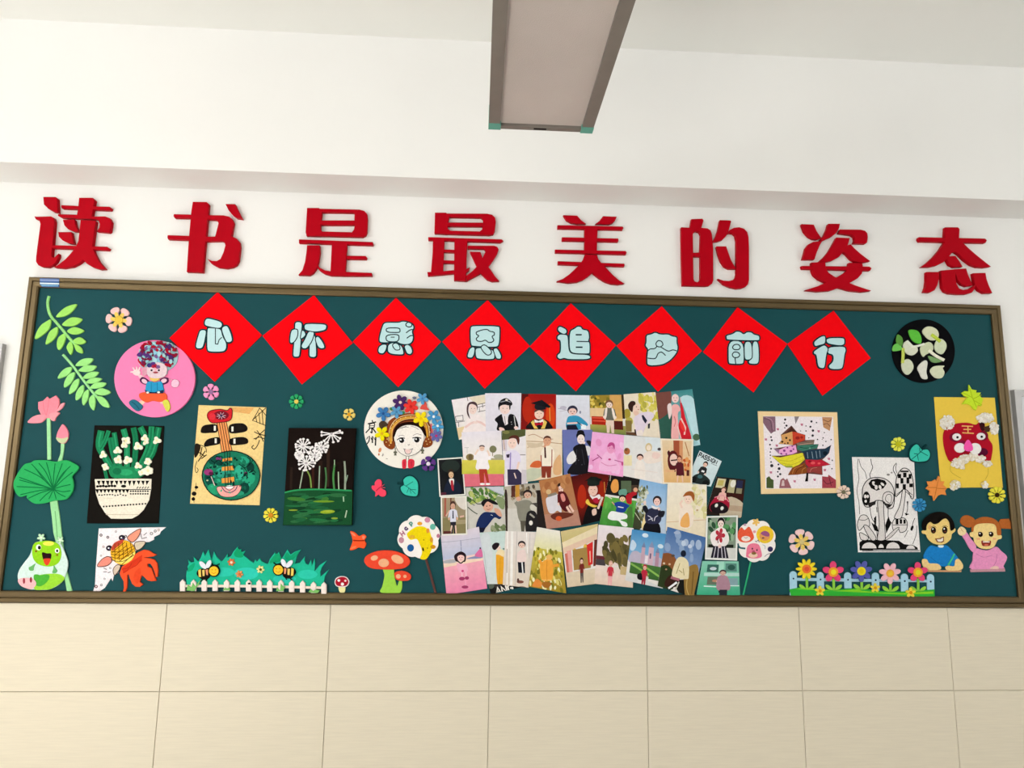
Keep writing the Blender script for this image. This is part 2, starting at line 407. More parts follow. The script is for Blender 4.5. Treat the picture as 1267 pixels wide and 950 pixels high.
for y in (lyf - 0.3, lyn + 0.3):
    b = MB(); xm = (lx0 + lx1) / 2; b.box(xm - 0.008, xm + 0.008, y - 0.008, y + 0.008, LZ + 0.066, CEIL); b.build('hanging_rod', 'lamp_metal', lamp)

# ---------------------------------------------------------------- bulletin board
HB = 1.2413
board = bpy.data.objects.new('bulletin_board', None); COL.objects.link(board); board.location = (0, WY, 0); WORLD['bulletin_board'] = board.location.copy()
tag(board, 'long dark green bulletin board in a bronze frame on the wall', 'bulletin board')
b = MB(); b.box(-1.97, 1.97, YB, WY - 0.001, 0.03, HB - 0.03); b.build('panel', 'board_felt', board)
prof = [(0, WY), (0, 0.003), (0.003, 0.0), (0.015, 0.0), (0.0175, 0.004), (0.0195, 0.004), (0.022, 0.0), (0.036, 0.0005), (0.041, 0.004), (0.042, YB)]
ring = [[(-2 + d, y, d), (2 - d, y, d), (2 - d, y, HB - d), (-2 + d, y, HB - d)] for d, y in prof]
for s_ in range(4):
    b = MB()
    for i in range(len(prof) - 1):
        b.quad(ring[i][s_], ring[i][(s_ + 1) % 4], ring[i + 1][(s_ + 1) % 4], ring[i + 1][s_], (0.8, 0.8, 0.8, 1))
    b.build('frame_rail', 'frame_metal', board)
part(board, 'tape_strip', B1, 'F 4d6fa8 390,112 578,116 578,200 410,196 388,170;f 8fa0cc 392,122 578,126 578,142 392,138;f e8f4f4 390,155 578,160 578,174 390,168;f 8cc4e0 400,176 570,182 570,190 410,186', 0.0, 0.0012, 'paper', 'strip of shiny blue and white tape', lift=False)

# framed notices at the picture's edges
def notice(name, label, xa, xb, za, zb):
    e = bpy.data.objects.new(name, None); COL.objects.link(e); e.location = ((xa + xb) / 2, WY, za); WORLD[e.name] = e.location.copy(); tag(e, label, 'notice board')
    b = MB(); b.box(xa + 0.02, xb - 0.02, WY - 0.012, WY, za + 0.02, zb - 0.02, hx('e9ecee')); b.build('sheet', 'paper', e)
    for x0, x1, z0, z1 in ((xa, xa + 0.028, za, zb), (xb - 0.028, xb, za, zb), (xa + 0.028, xb - 0.028, za, za + 0.028), (xa + 0.028, xb - 0.028, zb - 0.028, zb)):
        b = MB(); b.box(x0, x1, WY - 0.022, WY, z0, z1); b.build('frame_rail', 'silver_metal', e)
xl, zl = W(3.5, 425, WY - 0.02); notice('framed_notice', 'grey framed notice cut off at the far left wall', xl - 0.62, xl, zl - 0.9, zl)
xr, zr = W(1254.5, 482, WY - 0.02); notice('framed_notice', 'silver framed white notice beside the right end of the board', xr, xr + 0.62, zr - 0.9, zr)

# ---------------------------------------------------------------- red slogan characters on the wall
def letter(glyph, which, m, strokes, at):
    e = thing('character_sign', 'large red raised wall character %s, %s' % (glyph, which), 'letter sign', at, WY, 'red slogan characters above the board')
    for i, s in enumerate(strokes.strip().split('\n')):
        s = s.strip(); h = '|' in s
        mb = MB(); draw(mb, m, ('H' if h else ('S' if s[0] == '~' else 'F')) + ' ff0000 ' + s.lstrip('~'), WY, 0.018 + i * 0.00004, 0.0016)
        mb.build('stroke', 'letter_red', e)
letter('读', 'leftmost of the row', A1, '''92,53 152,53 161,60 165,130 140,125 118,112 95,90
48,148 60,150 130,148 143,155 148,172 146,200 133,345 145,350 167,330 168,345 155,372 138,388 115,397 85,395 68,388 56,370 57,345 68,260 78,185 72,165 55,162
268,57 335,57 345,68 330,152 255,152 262,110
180,93 262,97 418,101 425,108 420,118 335,115 183,109 179,101
165,137 258,140 345,149 395,148 418,157 427,175 425,195 420,222 412,228 353,222 366,205 369,185 362,168 350,163 250,158 180,155 163,145
188,165 245,163 250,190 265,222 240,222 212,210 195,192
165,225 230,225 235,250 243,283 215,280 185,265 168,247
135,289 405,297 415,304 409,314 335,311 135,304
275,165 350,170 342,230 333,295 345,330 365,368 397,405 370,408 335,398 305,380 288,362 265,380 235,395 190,402 145,398 170,382 200,358 228,328 250,300 264,268''', (88, 315))
letter('书', 'second from the left', A1, '''825,77 893,78 904,88 898,160 890,250 875,423 795,420 805,260 818,120
732,137 825,140 822,157 735,155 730,147
702,240 815,244 812,264 703,260 700,250
893,142 975,143 1003,149 1020,163 1026,180 1020,215 1014,245 1040,257 1055,275 1058,300 1050,365 1040,385 1020,397 990,403 950,398 918,382 895,355 918,366 942,367 960,357 975,325 985,290 980,275 965,269 882,270 884,248 934,247 945,205 951,182 946,169 935,165 892,163
985,88 1033,88 1045,115 1068,160 1040,157 1018,140 1000,118''', (255, 315))
letter('是', 'third from the left', A2, '''118,107 176,107 188,118 183,245 115,243 111,225
150,110 375,115 398,121 412,136 415,160 412,225 406,240 390,249 150,243|192,128 345,130 351,138 350,168 187,168|184,190 352,190 348,212 338,226 192,222 184,212
78,261 440,274 443,282 440,290 78,278
118,290 180,290 182,325 175,370 163,405 148,426 130,437 75,435 95,412 108,370 114,330
240,272 315,275 305,430 232,430
312,341 405,342 412,350 408,358 312,357
166,378 180,400 205,412 240,418 300,420 435,425 437,440 290,440 235,438 205,430 180,414 163,394''', (415, 320))
letter('最', 'fourth from the left', A2, '''745,130 800,130 808,140 805,235 742,231
775,134 1000,135 1025,140 1040,155 1043,175 1038,220 1030,236 1010,240 775,233|816,151 970,154 980,162 980,179 808,178|808,196 978,197 976,212 965,222 820,218 808,210
712,250 1072,261 1080,268 1065,276 712,264
735,258 792,258 785,425 725,425 733,330
840,258 905,262 900,350 897,465 838,462
788,310 842,312 842,325 788,323
785,363 842,365 842,378 785,377
707,421 740,420 838,412 838,428 780,434 710,440
895,410 915,397 912,412 896,425
905,292 1035,292 1050,297 1057,310 1050,330 1030,363 1003,398 965,430 900,465 897,440 930,415 958,386 978,352 993,320 985,308 905,306
915,322 968,322 978,352 995,383 1020,412 1038,440 1060,465 1025,467 1000,458 972,430 950,395 930,352''', (575, 330))
letter('美', 'fifth from the left', A3, '''122,117 200,120 222,145 250,166 200,166 168,160 140,145
345,123 422,126 414,145 400,160 380,168 302,166 325,150
90,173 455,181 460,189 455,199 90,192
115,241 430,248 432,258 430,266 115,260
76,310 472,318 478,327 473,337 76,327
92,375 464,389 466,397 464,405 92,393
242,180 315,182 310,335 240,333
243,338 312,340 318,362 335,385 365,415 400,452 432,480 465,500 430,506 390,502 355,490 320,468 285,440 262,460 232,480 200,492 150,497 85,488 120,474 155,450 185,422 212,395 232,368''', (732, 340))
letter('的', 'sixth from the left', A3, '''783,185 833,188 840,140 902,137 908,148 896,188 930,191 947,202 955,225 962,300 963,480 957,500 940,512 920,515 790,512 785,350|848,225 855,211 868,207 884,212 892,228 888,326 850,328|850,348 890,350 890,475 884,488 872,493 858,488 852,475
1000,145 1058,147 1063,152 1050,200 1035,235 1015,255 990,264 960,267 975,240 988,205
1040,222 1055,200 1078,188 1108,185 1135,193 1153,212 1160,240 1163,300 1163,480 1158,503 1145,518 1122,527 1095,529 1060,522 1022,506 988,473 1020,484 1050,486 1075,480 1088,464 1092,445 1092,260 1086,232 1074,219 1058,217
980,292 1035,292 1048,330 1062,370 1090,418 1050,418 1025,405 1005,375 990,335''', (884, 345))
letter('姿', 'seventh from the left', A4, '''100,77 168,80 185,118 210,155 188,163 165,160 140,147 115,118
250,75 315,75 310,100 296,125 268,148 215,172 203,164 225,140 240,108
122,212 138,190 165,177 215,172 200,200 185,235 172,275 105,275 115,242
315,107 430,108 455,114 468,128 471,150 467,180 458,187 390,185 398,165 395,148 380,138 308,128
295,152 370,155 362,185 340,225 308,262 270,282 235,290 195,288 225,262 250,232 272,195
345,198 375,190 395,212 430,243 485,285 440,293 400,288 375,272 352,246 328,228
100,311 480,315 492,324 485,337 435,337 105,328
155,292 232,290 236,325 252,350 285,372 330,390 400,420 490,450 440,457 370,450 300,430 240,407 195,385 168,362 158,335
365,293 440,295 445,325 437,355 415,380 375,404 330,425 260,450 190,455 120,447 190,425 250,398 305,370 345,345 362,322''', (1035, 350))
letter('态', 'rightmost of the row', A4, '''757,150 1128,158 1138,168 1130,182 905,178 762,174 755,162
905,95 976,95 985,105 982,155 1000,178 1035,212 1075,247 1160,315 1125,320 1085,318 1050,305 1010,275 980,245 960,233 945,234 925,260 895,290 860,308 820,317 770,317 805,292 840,260 872,222 900,180
920,257 962,255 982,283 1002,316 955,318 930,305 912,275
800,345 870,345 869,385 860,420 845,447 820,460 785,458 796,428 800,395
880,337 962,330 963,375 968,412 982,437 1005,446 1040,440 1075,415 1070,440 1055,460 1025,469 980,470 930,466 903,455 888,430
955,330 1022,325 1032,360 1045,390 1060,420 1025,426 998,415 975,390
1060,352 1130,350 1136,385 1148,420 1168,463 1125,464 1095,448 1072,420''', (1182, 358))

# ---------------------------------------------------------------- red diamond cards with outlined characters
OUT = '17333a'; MINT = 'c4e6ea'
def diamond(glyph, which, m, corners, shapes, extra=''):
    c = parse(corners); cx = sum(p[0] for p in c) / 4; cy = sum(p[1] for p in c) / 4
    e = thing('diamond_card', 'red diamond card with outlined pale blue character %s, %s' % (glyph, which), 'card', m(cx, cy), YB, 'red diamond cards along the board top')
    o = MB(); draw(o, m, 'F ff0000 ' + corners, YB, 0.0025, 0.0004); o.build('card', 'card_red', e)
    mb = MB(); base = YB - 0.0025; d1 = []; d2 = []
    for s in shapes.strip().split('\n'):
        d1.append('Q %s 13 %s' % (OUT, s.strip()))
    for s in shapes.strip().split('\n'):
        d2.append('c %s %s' % (MINT, s.strip())); d2.append('q %s 6.6 %s' % (OUT, s.strip()))
    for x in [t for t in extra.strip().split('\n') if t]: d2.append(x.strip())
    draw(mb, m, '\n'.join(d1 + d2), base, 0.0008, 0.0)
    mb.build('character', 'paper', e)
diamond('心', 'leftmost', A5, '365,58 655,340 345,645 50,360', '''280,252 290,234 310,230 385,250 400,270 390,295 360,298 300,285 280,275
245,320 258,306 285,306 295,320 275,415 260,430 230,430 220,412
297,298 310,292 350,295 390,300 400,350 425,390 425,430 405,452 310,452 295,435
395,290 415,278 435,282 455,330 465,375 450,390 425,390 410,360 392,310''', 'l %s 6 352,300 352,398 368,400 376,372 394,356' % OUT)
diamond('怀', 'second from the left', A5, '995,78 1248,392 915,662 658,345', '''870,262 885,253 910,255 920,270 915,320 905,470 895,485 865,485 857,470 865,380 870,300
845,310 870,300 892,305 890,350 870,385 845,398 835,380
915,305 935,315 945,340 925,360 905,370
970,330 1005,330 1015,475 1000,488 970,485 962,470
960,312 1002,318 985,380 950,430 920,430 910,410 935,370
930,280 945,265 1065,268 1080,280 1075,305 1050,315 1000,322 935,310
1000,360 1025,345 1060,395 1068,425 1045,432 1020,420''')
diamond('感', 'third from the left', A6, '330,45 638,345 345,655 35,345', '''240,228 260,213 350,215 375,205 410,210 445,225 455,250 440,275 450,310 445,345 420,365 370,365 330,345 260,355 217,350 215,320
275,365 310,350 350,360 375,380 385,420 380,437 300,432 272,415
215,378 240,362 270,365 265,400 245,430 215,425 207,405
385,375 410,362 435,380 445,415 430,435 405,428 395,405
305,365 330,352 355,370 360,400 330,405 312,385''', '''q %s 7 263,252 355,251 360,275 350,284 266,282
q %s 7 262,300 350,295 352,330 335,348 265,345
l %s 6 296,315 320,315
q %s 7 396,225 415,210 438,222 440,240 420,248 400,240
k %s 7 400,285 430,265 455,264
k %s 7 405,322 430,305 452,305''' % ((OUT,) * 6))
diamond('恩', 'fourth from the left', A6, '955,60 1243,375 935,665 645,345', '''835,252 850,235 1030,238 1040,255 1035,370 1010,385 860,378 838,370
870,390 910,385 1000,400 1005,455 990,468 885,465 872,445
830,395 850,380 870,385 865,430 850,458 820,455 815,440
990,395 1020,385 1050,440 1045,465 1015,463 1005,440
905,380 935,362 985,410 975,435 950,438 925,415''', 'q %s 7 875,282 900,271 925,264 955,262 967,275 1000,280 1002,300 982,310 1000,335 985,350 960,352 940,333 915,345 885,342 875,325 898,305 880,298' % OUT)
diamond('追', 'fifth from the left', A7, '310,55 620,340 345,655 30,350', '''218,228 235,210 280,232 285,255 265,272 225,250
215,282 235,265 285,270 292,290 297,380 320,402 440,405 446,440 290,440 265,430 235,440 215,425 218,405 240,390 240,310 218,305
300,245 335,228 355,212 380,215 390,235 430,240 438,290 430,312 440,330 440,395 430,402 325,400 298,375''', 'l %s 10 345,271 382,271\nl %s 10 345,356 388,356\nl %s 7 350,316 432,318' % ((OUT,) * 3))
diamond('梦', 'sixth from the left', A7, '930,75 1205,380 905,658 622,345', '''822,272 860,265 885,252 920,268 975,265 1000,280 1035,285 1032,320 1042,360 1030,400 985,450 930,478 830,484 828,435 832,390 836,370 815,345 824,320''', '''q %s 7 888,330 905,308 930,315 940,340 920,355 895,350
k %s 7 895,352 880,365 850,368 830,385
k %s 7 920,352 945,368 975,382 1005,374 1030,380
k %s 7 835,430 885,432 905,398 930,390 955,412''' % ((OUT,) * 4))
diamond('前', 'seventh from the left', A8, '290,55 630,305 400,635 55,360', '''225,282 330,285 335,430 320,445 235,443 225,430
390,285 432,288 438,420 425,445 370,443 360,425 385,405
333,290 385,288 392,395 375,415 345,415 335,400
210,247 255,237 280,218 310,222 330,240 355,222 385,225 400,240 438,248 440,275 430,285 220,280 212,270''', 'q %s 7 252,330 266,310 295,308 310,328 298,345 266,346\nq %s 7 250,380 264,360 292,362 306,380 294,398 264,400\nl %s 7 272,402 276,442' % ((OUT,) * 3))
diamond('行', 'rightmost', A8, '945,78 1198,402 870,658 630,305', '''805,292 850,257 880,248 890,260 888,305 850,315 815,325
905,325 1020,320 1030,350 1020,375 1010,460 995,480 920,480 905,455 940,425 940,380 900,372
805,357 850,325 885,310 910,340 895,375 885,465 870,475 835,465 825,380 808,375
892,264 1010,262 1020,277 1018,310 990,320 895,305''')

# ---------------------------------------------------------------- little foam flowers
def flower(label, m, cx, cy, r, n, rot, pc, cc, cr, base=YB, ic=None, name='foam_flower', group='foam flowers stuck on the board'):
    e = thing(name, label, 'flower', m(cx, cy), base, group)
    for k in range(n):
        t = rot + 360.0 * k / n; a = math.radians(t); q = []
        wd = math.pi / n * 0.9
        for rr, ww in ((0.18, 1.0), (0.5, 0.62), (0.76, 0.98), (0.95, 0.72), (1.0, 0.25), (1.0, -0.25), (0.95, -0.72), (0.76, -0.98), (0.5, -0.62), (0.18, -1.0)):
            q.append((cx + r * rr * math.cos(a + wd * ww), cy + r * rr * math.sin(a + wd * ww)))
        d = 'S %s %s' % (pc, ' '.join('%.2f,%.2f' % p for p in q))
        if ic: d += ';e %s %.2f %.2f %.2f %.2f %.1f' % (ic, cx + r * 0.4 * math.cos(a), cy + r * 0.4 * math.sin(a), r * 0.24, r * 0.15, t)
        part(e, 'petal', m, d, base, 0.004)
    part(e, 'center', m, 'E %s %.2f %.2f %.2f %.2f' % (cc, cx, cy, cr, cr), base, 0.0055)
    return e
flower('pale pink six-petal flower with yellow heart at upper left', B5, 211, 203, 128, 6, -112, 'f7c9c6', 'e6c44e', 42, ic='f0d066')
flower('small bright pink flower under the leftmost red diamond', C8, 292, 234, 95, 6, -93, 'fb9cca', '9a6f9c', 28)
flower('small green flower with yellow heart above the black dandelion canvas', C4, 140, 88, 48, 8, 0, '2fa86a', 'e2c860', 14)
flower('tiny yellow five-petal flower beside the portrait disc', C4, 485, 172, 40, 5, -60, 'ecd373', 'e8a82c', 12)
flower('yellow flower with orange heart right below the lute painting', PX, 334.8, 637.5, 9.2, 9, 10, 'f2e44a', 'd98c24', 3)
flower('purple flower on the lower rim of the portrait disc', C5, 712, 742, 74, 5, -90, '5f3a86', 'f0e8f4', 20, base=YB - 0.004)
flower('large pale pink flower above the flowery fence', F1, 278, 264, 138, 6, -100, 'f7d2d2', 'dcc888', 28, ic='f0cf6a')
flower('yellow-green flower above the mushroom drawing', E5, 428, 56, 52, 9, 0, 'eef05a', 'c4c426', 20)
flower('cream flower at the corner of the tan framed leaf picture', E5, 25, 408, 50, 8, 10, 'f6dccb', '77735a', 15, base=YB - 0.004)
flower('blue flower at the right edge of the mushroom drawing', E5, 583, 503, 50, 9, 5, '3d94c8', '2c78ac', 16, base=YB - 0.002)
flower('yellow daisy with dark heart under the tiger picture', E7, 560, 845, 62, 10, 8, 'f3ea4c', '3f2c12', 17, base=YB - 0.002)

# ---------------------------------------------------------------- leaf sprigs, lotus, frog
def sprig(label, m, stem, leaves, col, at):
    e = thing('leaf_sprig', label, 'leaf sprig', at)
    part(e, 'stem', m, stem, YB, 0.0035)
    for s in leaves.strip().split('\n'): part(e, 'leaf', m, 'S %s %s' % (col, s.strip()), YB, 0.004)
sprig('bright green foam leaf sprig in the upper left corner', B1, 'K a0e28a 26 475,290 463,350 473,430 500,490 540,535 600,605 660,680 720,745 740,765', '''545,487 600,425 660,385 745,365 735,400 690,450 640,480 590,490
605,570 650,520 710,493 800,508 785,540 740,570 680,583
655,630 690,600 740,590 820,622 790,650 740,663 690,657
715,722 760,692 800,695 840,735 800,757 750,755
722,752 760,765 800,800 808,845 770,840 740,815
495,515 490,580 450,640 345,708 355,640 400,570 450,535
562,590 560,650 520,715 447,760 455,700 480,640 520,605
632,655 640,700 615,770 575,815 553,770 565,700 600,665
685,730 712,770 710,820 690,862 660,820 650,780''', 'a4e46c', (62, 400))
sprig('paler green foam leaf sprig beside the pink disc', B2, 'K a2e49c 24 615,70 700,165 800,300 900,430 955,492', '''735,175 780,125 840,103 910,108 890,145 840,175 780,180
765,225 820,180 880,170 942,182 905,225 830,238
808,298 845,255 900,235 965,240 930,285 870,303
840,345 870,310 930,293 995,303 960,335 900,350
878,395 920,350 975,338 1038,348 1005,385 940,400
925,440 960,405 1010,398 1082,435 1030,465 970,465
940,480 990,478 1040,515 1072,582 1020,580 975,545
700,190 690,235 650,275 565,303 585,250 640,200
728,240 725,290 690,350 628,390 630,330 670,265
772,305 765,370 735,420 675,455 685,390 725,325
815,365 820,420 790,485 742,515 740,455 770,395
865,410 865,480 845,530 813,565 800,510 820,440
910,460 932,510 930,565 913,615 875,565 870,500''', 'a0e688', (100, 470))
e = thing('lotus_plant', 'foam lotus with pink flower, bud and round green leaf', 'lotus', (60, 600))
part(e, 'stem', PX, 'F a4e2a4 57.4,515 62.2,515 63,568.4 58.2,568.8', YB, 0.003)
part(e, 'flower', B2, '''F ff8f9f 372,532 420,520 460,480 482,502 545,468 577,505 580,548 560,625 500,690 450,690 400,655 372,600
S ff9aa8 270,735 300,690 345,665 390,655 440,655 455,680 420,720 380,738
S ffa4b0 565,600 590,555 630,540 612,585 570,620 530,640
S ffa0aa 480,650 540,630 582,640 548,680 530,718 495,705
l f07888 5 480,505 470,580 455,660;l f07888 5 420,525 430,600 450,660''', YB, 0.004)
part(e, 'bud_stem', B3, 'S a4e2a4 596,55 628,55 625,130 600,250 563,249 590,160', YB, 0.003)
part(e, 'bud', B2, 'S f88fa2 615,750 650,790 668,840 662,890 635,935 590,935 555,905 550,870 565,820 590,775;s c9d2a4 553,880 610,890 665,875 660,900 635,932 590,932 557,905', YB, 0.004)
part(e, 'leaf_stem', B4, 'F a0dea0 485,-160 560,-170 585,0 612,240 640,480 706,720 655,738 625,560 560,300 520,150 505,0;l 6fae72 9 540,-60 552,60 560,180 590,280', YB, 0.003)
lf = part(e, 'leaf', B3, 'S 30ae60 130,455 150,400 190,330 240,270 300,255 340,232 450,232 545,245 640,230 700,250 770,298 745,345 705,390 718,450 712,530 660,605 610,622 520,630 430,655 330,655 260,600 262,575 190,590 140,530', YB - 0.003, 0.004)
mb = MB()
draw(mb, B3, '\n'.join('k 12703e 9 522,515 %s' % s for s in '''400,480 190,425
380,500 165,490
400,400 240,320
420,390 310,270
450,350 380,262
490,380 455,255
525,400 540,265
560,400 610,265
600,380 690,290
620,420 710,350
600,490 690,470
610,540 690,530
580,560 640,590
540,570 550,610
500,570 480,610
450,570 390,630
400,550 280,605
380,530 200,570
430,420 340,300
570,440 650,330
360,460 190,400'''.split('\n')), YB - 0.0071, 0.0); mb.build('veins', 'foam', lf)
e = thing('frog_cutout', 'laughing green frog cutout with a pink lotus at lower left', 'paper cutout', B4(420, 480), YB - 0.004)
part(e, 'backing', B4, 'S d6ede6 330,262 375,237 450,230 520,240 590,255 640,360 665,450 650,540 600,640 500,700 420,712 340,707 280,702 200,662 172,590 185,520 230,450 290,370;s 9bd93c 345,585 420,558 560,552 632,588 600,640 500,700 420,710 340,705 328,640;s 4fb03c 330,570 360,557 400,567 440,557 485,570 470,620 420,665 370,675 340,640', YB - 0.003, 0.002, 'drawing')
part(e, 'lotus', B4, 's f4bcc0 176,612 230,592 320,602 356,650 312,702 250,692 196,662;E f4bcc0 265 648 30 25;e 9a3444 235 622 12 28;e 9a3444 303 612 12 28', YB - 0.005, 0.001, 'drawing')
part(e, 'frog', B4, '''S 94d424 315,300 335,255 375,238 450,228 530,240 580,275 600,350 590,410 560,455 500,480 430,478 360,450 320,390
S 6ab468 345,452 305,478 280,492 290,520 325,520 330,490
S 6ab468 525,465 540,495 560,525 540,548 510,540 522,505
e f2e65a 475 256 55 22;e fafaf0 378 294 26 28;e 1a1a16 386 296 15 19;e fafaf0 560 326 22 24;e 1a1a16 560 328 11 14;e 8a5a20 354 332 11 10;e 8a5a20 560 368 11 10
s 2a141a 412,345 460,352 502,356 496,415 470,462 440,458 424,415;s e2482c 426,410 460,402 496,408 480,456 456,470 436,450''', YB - 0.005, 0.001, 'drawing')
for cx, cy, r in ((402, 197, 40), (588, 222, 36)):
    part(e, 'ear_flower', B4, 'W c6ebc4 %d %d %d 5 20;e eef8e0 %d %d 10 10' % (cx, cy, r, cx, cy), YB - 0.005, 0.0015)

# ---------------------------------------------------------------- pink disc with a collage doll
e = thing('collage_disc', 'round pink felt disc with a collage doll wearing blue and orange', 'artwork', B6(722, 462), YB - 0.0025)
part(e, 'disc', B6, 'D ff87ba 722 462 395 378', YB, 0.0065, 'paper', ch=0.0006)
Z1 = YB - 0.0065
part(e, 'hair', B6, 'S 9cc2c8 560,220 580,180 630,150 640,112 760,95 890,118 948,190 945,290 905,350 850,385 830,420 650,420 612,370 585,340 558,285;s c01428 560,270 600,250 630,280 622,350 590,330 562,295', Z1, 0.002, 'drawing')
d = []
rr = random.Random(3)
for i in range(190):
    x = rr.uniform(570, 940); y = rr.uniform(108, 375)
    if ((x - 755) / 190) ** 2 + ((y - 225) / 130) ** 2 > 1 or (y > 280 and 640 < x < 800 and rr.random() < 0.7): continue
    c = ('8fc4d0', 'a9ccd0', '56337a', '7a1a3a') if x < 720 and y > 180 else (('a5122c', '8a1030', '4a2a6a', '9cc8cc') if x > 780 or x < 640 else ('8cc8dc', 'a8d4dc', 'a5122c', '7a5a90'))
    d.append('E %s %.0f %.0f %.0f %.0f %.0f' % (rr.choice(c), x, y, rr.uniform(16, 30), rr.uniform(10, 18), rr.uniform(0, 180)))
part(e, 'confetti', B6, '\n'.join(d), Z1 - 0.002, 0.002, 'foam', 'glued red, blue and purple scraps', 'stuff', ch=0)
part(e, 'face', B6, 'S e4ccd4 645,360 660,320 740,300 820,320 845,370 830,430 780,455 690,455 650,420;s e2a0b4 600,370 640,350 645,420 610,430;e b02848 715 335 32 24;e 3f3a7a 672 332 24 22;e 2a2030 693 380 11 10;e 2a2030 765 380 11 10;e a8424c 733 402 26 10;s f0b0c0 720,355 748,355 742,385 726,385', Z1 - 0.003, 0.0015, 'drawing')
part(e, 'collar', B6, 'S ecc46a 670,440 720,452 772,440 762,475 720,490 685,478', Z1, 0.003, 'foam')
for pts, hand in (('575,480 600,445 650,470 672,500 640,520 600,510', ''), ('775,470 820,450 855,458 850,500 800,520 780,500', '')):
    c = parse(pts); cx = sum(p[0] for p in c) / 6; cy = sum(p[1] for p in c) / 6
    part(e, 'sleeve', B6, 'S 5a2350 %s;e f0c4d4 %.0f %.0f 30 20 %d' % (pts, cx, cy, 35 if cx < 700 else -20), Z1, 0.0025, 'drawing')
part(e, 'vest', B6, 'S 2f9ccb 645,500 690,488 720,498 790,488 805,540 808,590 720,600 635,590;l 1f6f9c 6 690,500 690,585;l 1f6f9c 6 750,500 750,585', Z1, 0.003, 'foam')
part(e, 'belt', B6, 'F 1c2c4c 622,570 660,590 720,595 810,572 805,606 640,606;e f0f0e8 655 598 14 10;e f0f0e8 762 596 14 10', Z1 - 0.003, 0.001, 'foam')
part(e, 'trousers', B6, 'S f0603a 572,610 640,592 720,606 800,596 838,620 838,668 775,690 700,680 640,695 580,658', Z1, 0.0025, 'foam')
part(e, 'leg', B6, 'S f2c8b4 570,690 610,670 630,690 600,720 580,720', Z1, 0.001, 'drawing')
part(e, 'leg', B6, 'S f2c8b4 775,700 800,675 830,680 815,710', Z1, 0.001, 'drawing')
part(e, 'shoe', B6, 'S 2b7088 468,695 510,665 560,688 602,730 590,762 550,780 500,745;k 174a60 8 500,690 540,720 570,760', Z1, 0.003)
part(e, 'shoe', B6, 'S d9d955 800,685 850,670 875,740 850,788 820,750', Z1, 0.003)
part(e, 'arm', B6, 'S f6c8d2 560,420 600,430 640,470 610,480 570,450', Z1, 0.001, 'drawing')
part(e, 'arm', B6, 'K f2a4c4 12 850,470 890,470 900,500', Z1, 0.001, 'drawing')
hd = part(e, 'hand', B6, 'S f6dada 505,400 530,375 570,380 585,410 560,432 525,425', Z1, 0.0015, 'drawing')
for a_, b_, c_, d_ in ((520, 395, 488, 397), (530, 385, 510, 355), (550, 380, 545, 348), (565, 385, 578, 352)):
    part(hd, 'finger', B6, 'L f6dada 14 %d,%d %d,%d' % (a_, b_, c_, d_), Z1, 0.0012, 'drawing')
part(e, 'hand', B6, 'S f6c4da 890,490 915,468 955,480 965,510 945,545 900,545 885,520;o c06a90 4 890,490 915,468 955,480 965,510 945,545 900,545 885,520', Z1, 0.0015, 'drawing')

# ---------------------------------------------------------------- black sheet with pot of white flowers
e = thing('pot_picture', 'black sheet with white paper pot of white blossoms and green leaves', 'artwork', B7(475, 500))
part(e, 'sheet', B7, 'F 191613 195,45 825,50 800,520 775,932 125,932', YB, 0.002, 'paper')
Z1 = YB - 0.002
for i, (w, p) in enumerate(((62, '255,105 238,230 290,330 350,430 400,505'), (38, '322,100 290,190 250,260'), (44, '375,118 395,240 425,420'), (52, '340,165 365,300 420,470'), (52, '460,88 485,190 490,340 490,500'), (50, '550,75 568,190 560,350 540,500'),
        (56, '615,70 650,150 640,220'), (52, '712,65 700,190 650,330 560,500'), (54, '775,72 745,220 700,330 600,430'), (30, '285,430 305,520'))):
    part(e, 'leaf', B7, 'K %s %d %s;k %s %d %s' % (('1f8456', '248f5e', '1b7a50')[i % 3], w, p, ('2fa06c', '17704a')[i % 2], w * 0.25, p), Z1, 0.0008 + 0.0001 * i, 'drawing')
part(e, 'leaf_clump', B7, 'S 238a58 330,430 420,410 560,420 690,340 690,430 600,520 400,522 340,500;e 2fa46c 480 470 60 30;e 1a7049 400 460 40 30;e 36ac74 600 440 40 22', Z1, 0.0016, 'drawing')
for cx, cy, r in ((270, 310, 36), (293, 420, 34), (480, 183, 40), (465, 213, 38), (405, 275, 38), (412, 355, 40), (495, 360, 40), (592, 235, 42), (652, 162, 36), (655, 195, 30), (760, 183, 38), (677, 372, 34), (592, 410, 34), (625, 470, 34), (680, 455, 44)):
    rr = random.Random(cx); n = rr.choice((3, 4, 5)); d = ''
    for k in range(n):
        t = rr.uniform(0, 60) + 360 * k / n; a = math.radians(t)
        d += 'E f6f1dc %.1f %.1f %.1f %.1f %.0f;' % (cx + r * 0.45 * math.cos(a), cy + r * 0.4 * math.sin(a), r * 0.62, r * 0.5, t)
    part(e, 'blossom', B7, d + 'e f3e6b0 %d %d %.0f %.0f' % (cx, cy, r * 0.3, r * 0.3), Z1 - 0.0018, 0.002, 'foam')
d = 's f0e8d6 198,532 330,528 580,526 712,528 708,620 690,720 640,810 590,858 535,888 450,890 345,888 290,835 240,755 208,660'
d = 'F' + d[1:]
rr = random.Random(5)
for i, x in enumerate(range(235, 700, 40)): d += ';f 1a1714 %d,545 %d,545 %d,%d' % (x - 17, x + 17, x + rr.randint(-6, 6), 580 + rr.randint(0, 16))
for x in range(225, 400, 26): d += ';e 1a1714 %d %d 14 11' % (x, 595 + rr.randint(-4, 4))
d += ';e 1a1714 460 595 24 13;l 1a1714 7 202,625 705,625'
for x in range(222, 520, 34): d += ';f 1a1714 %d,628 %d,628 %d,%d' % (x - 16, x + 16, x + 2, 656 + rr.randint(0, 8))
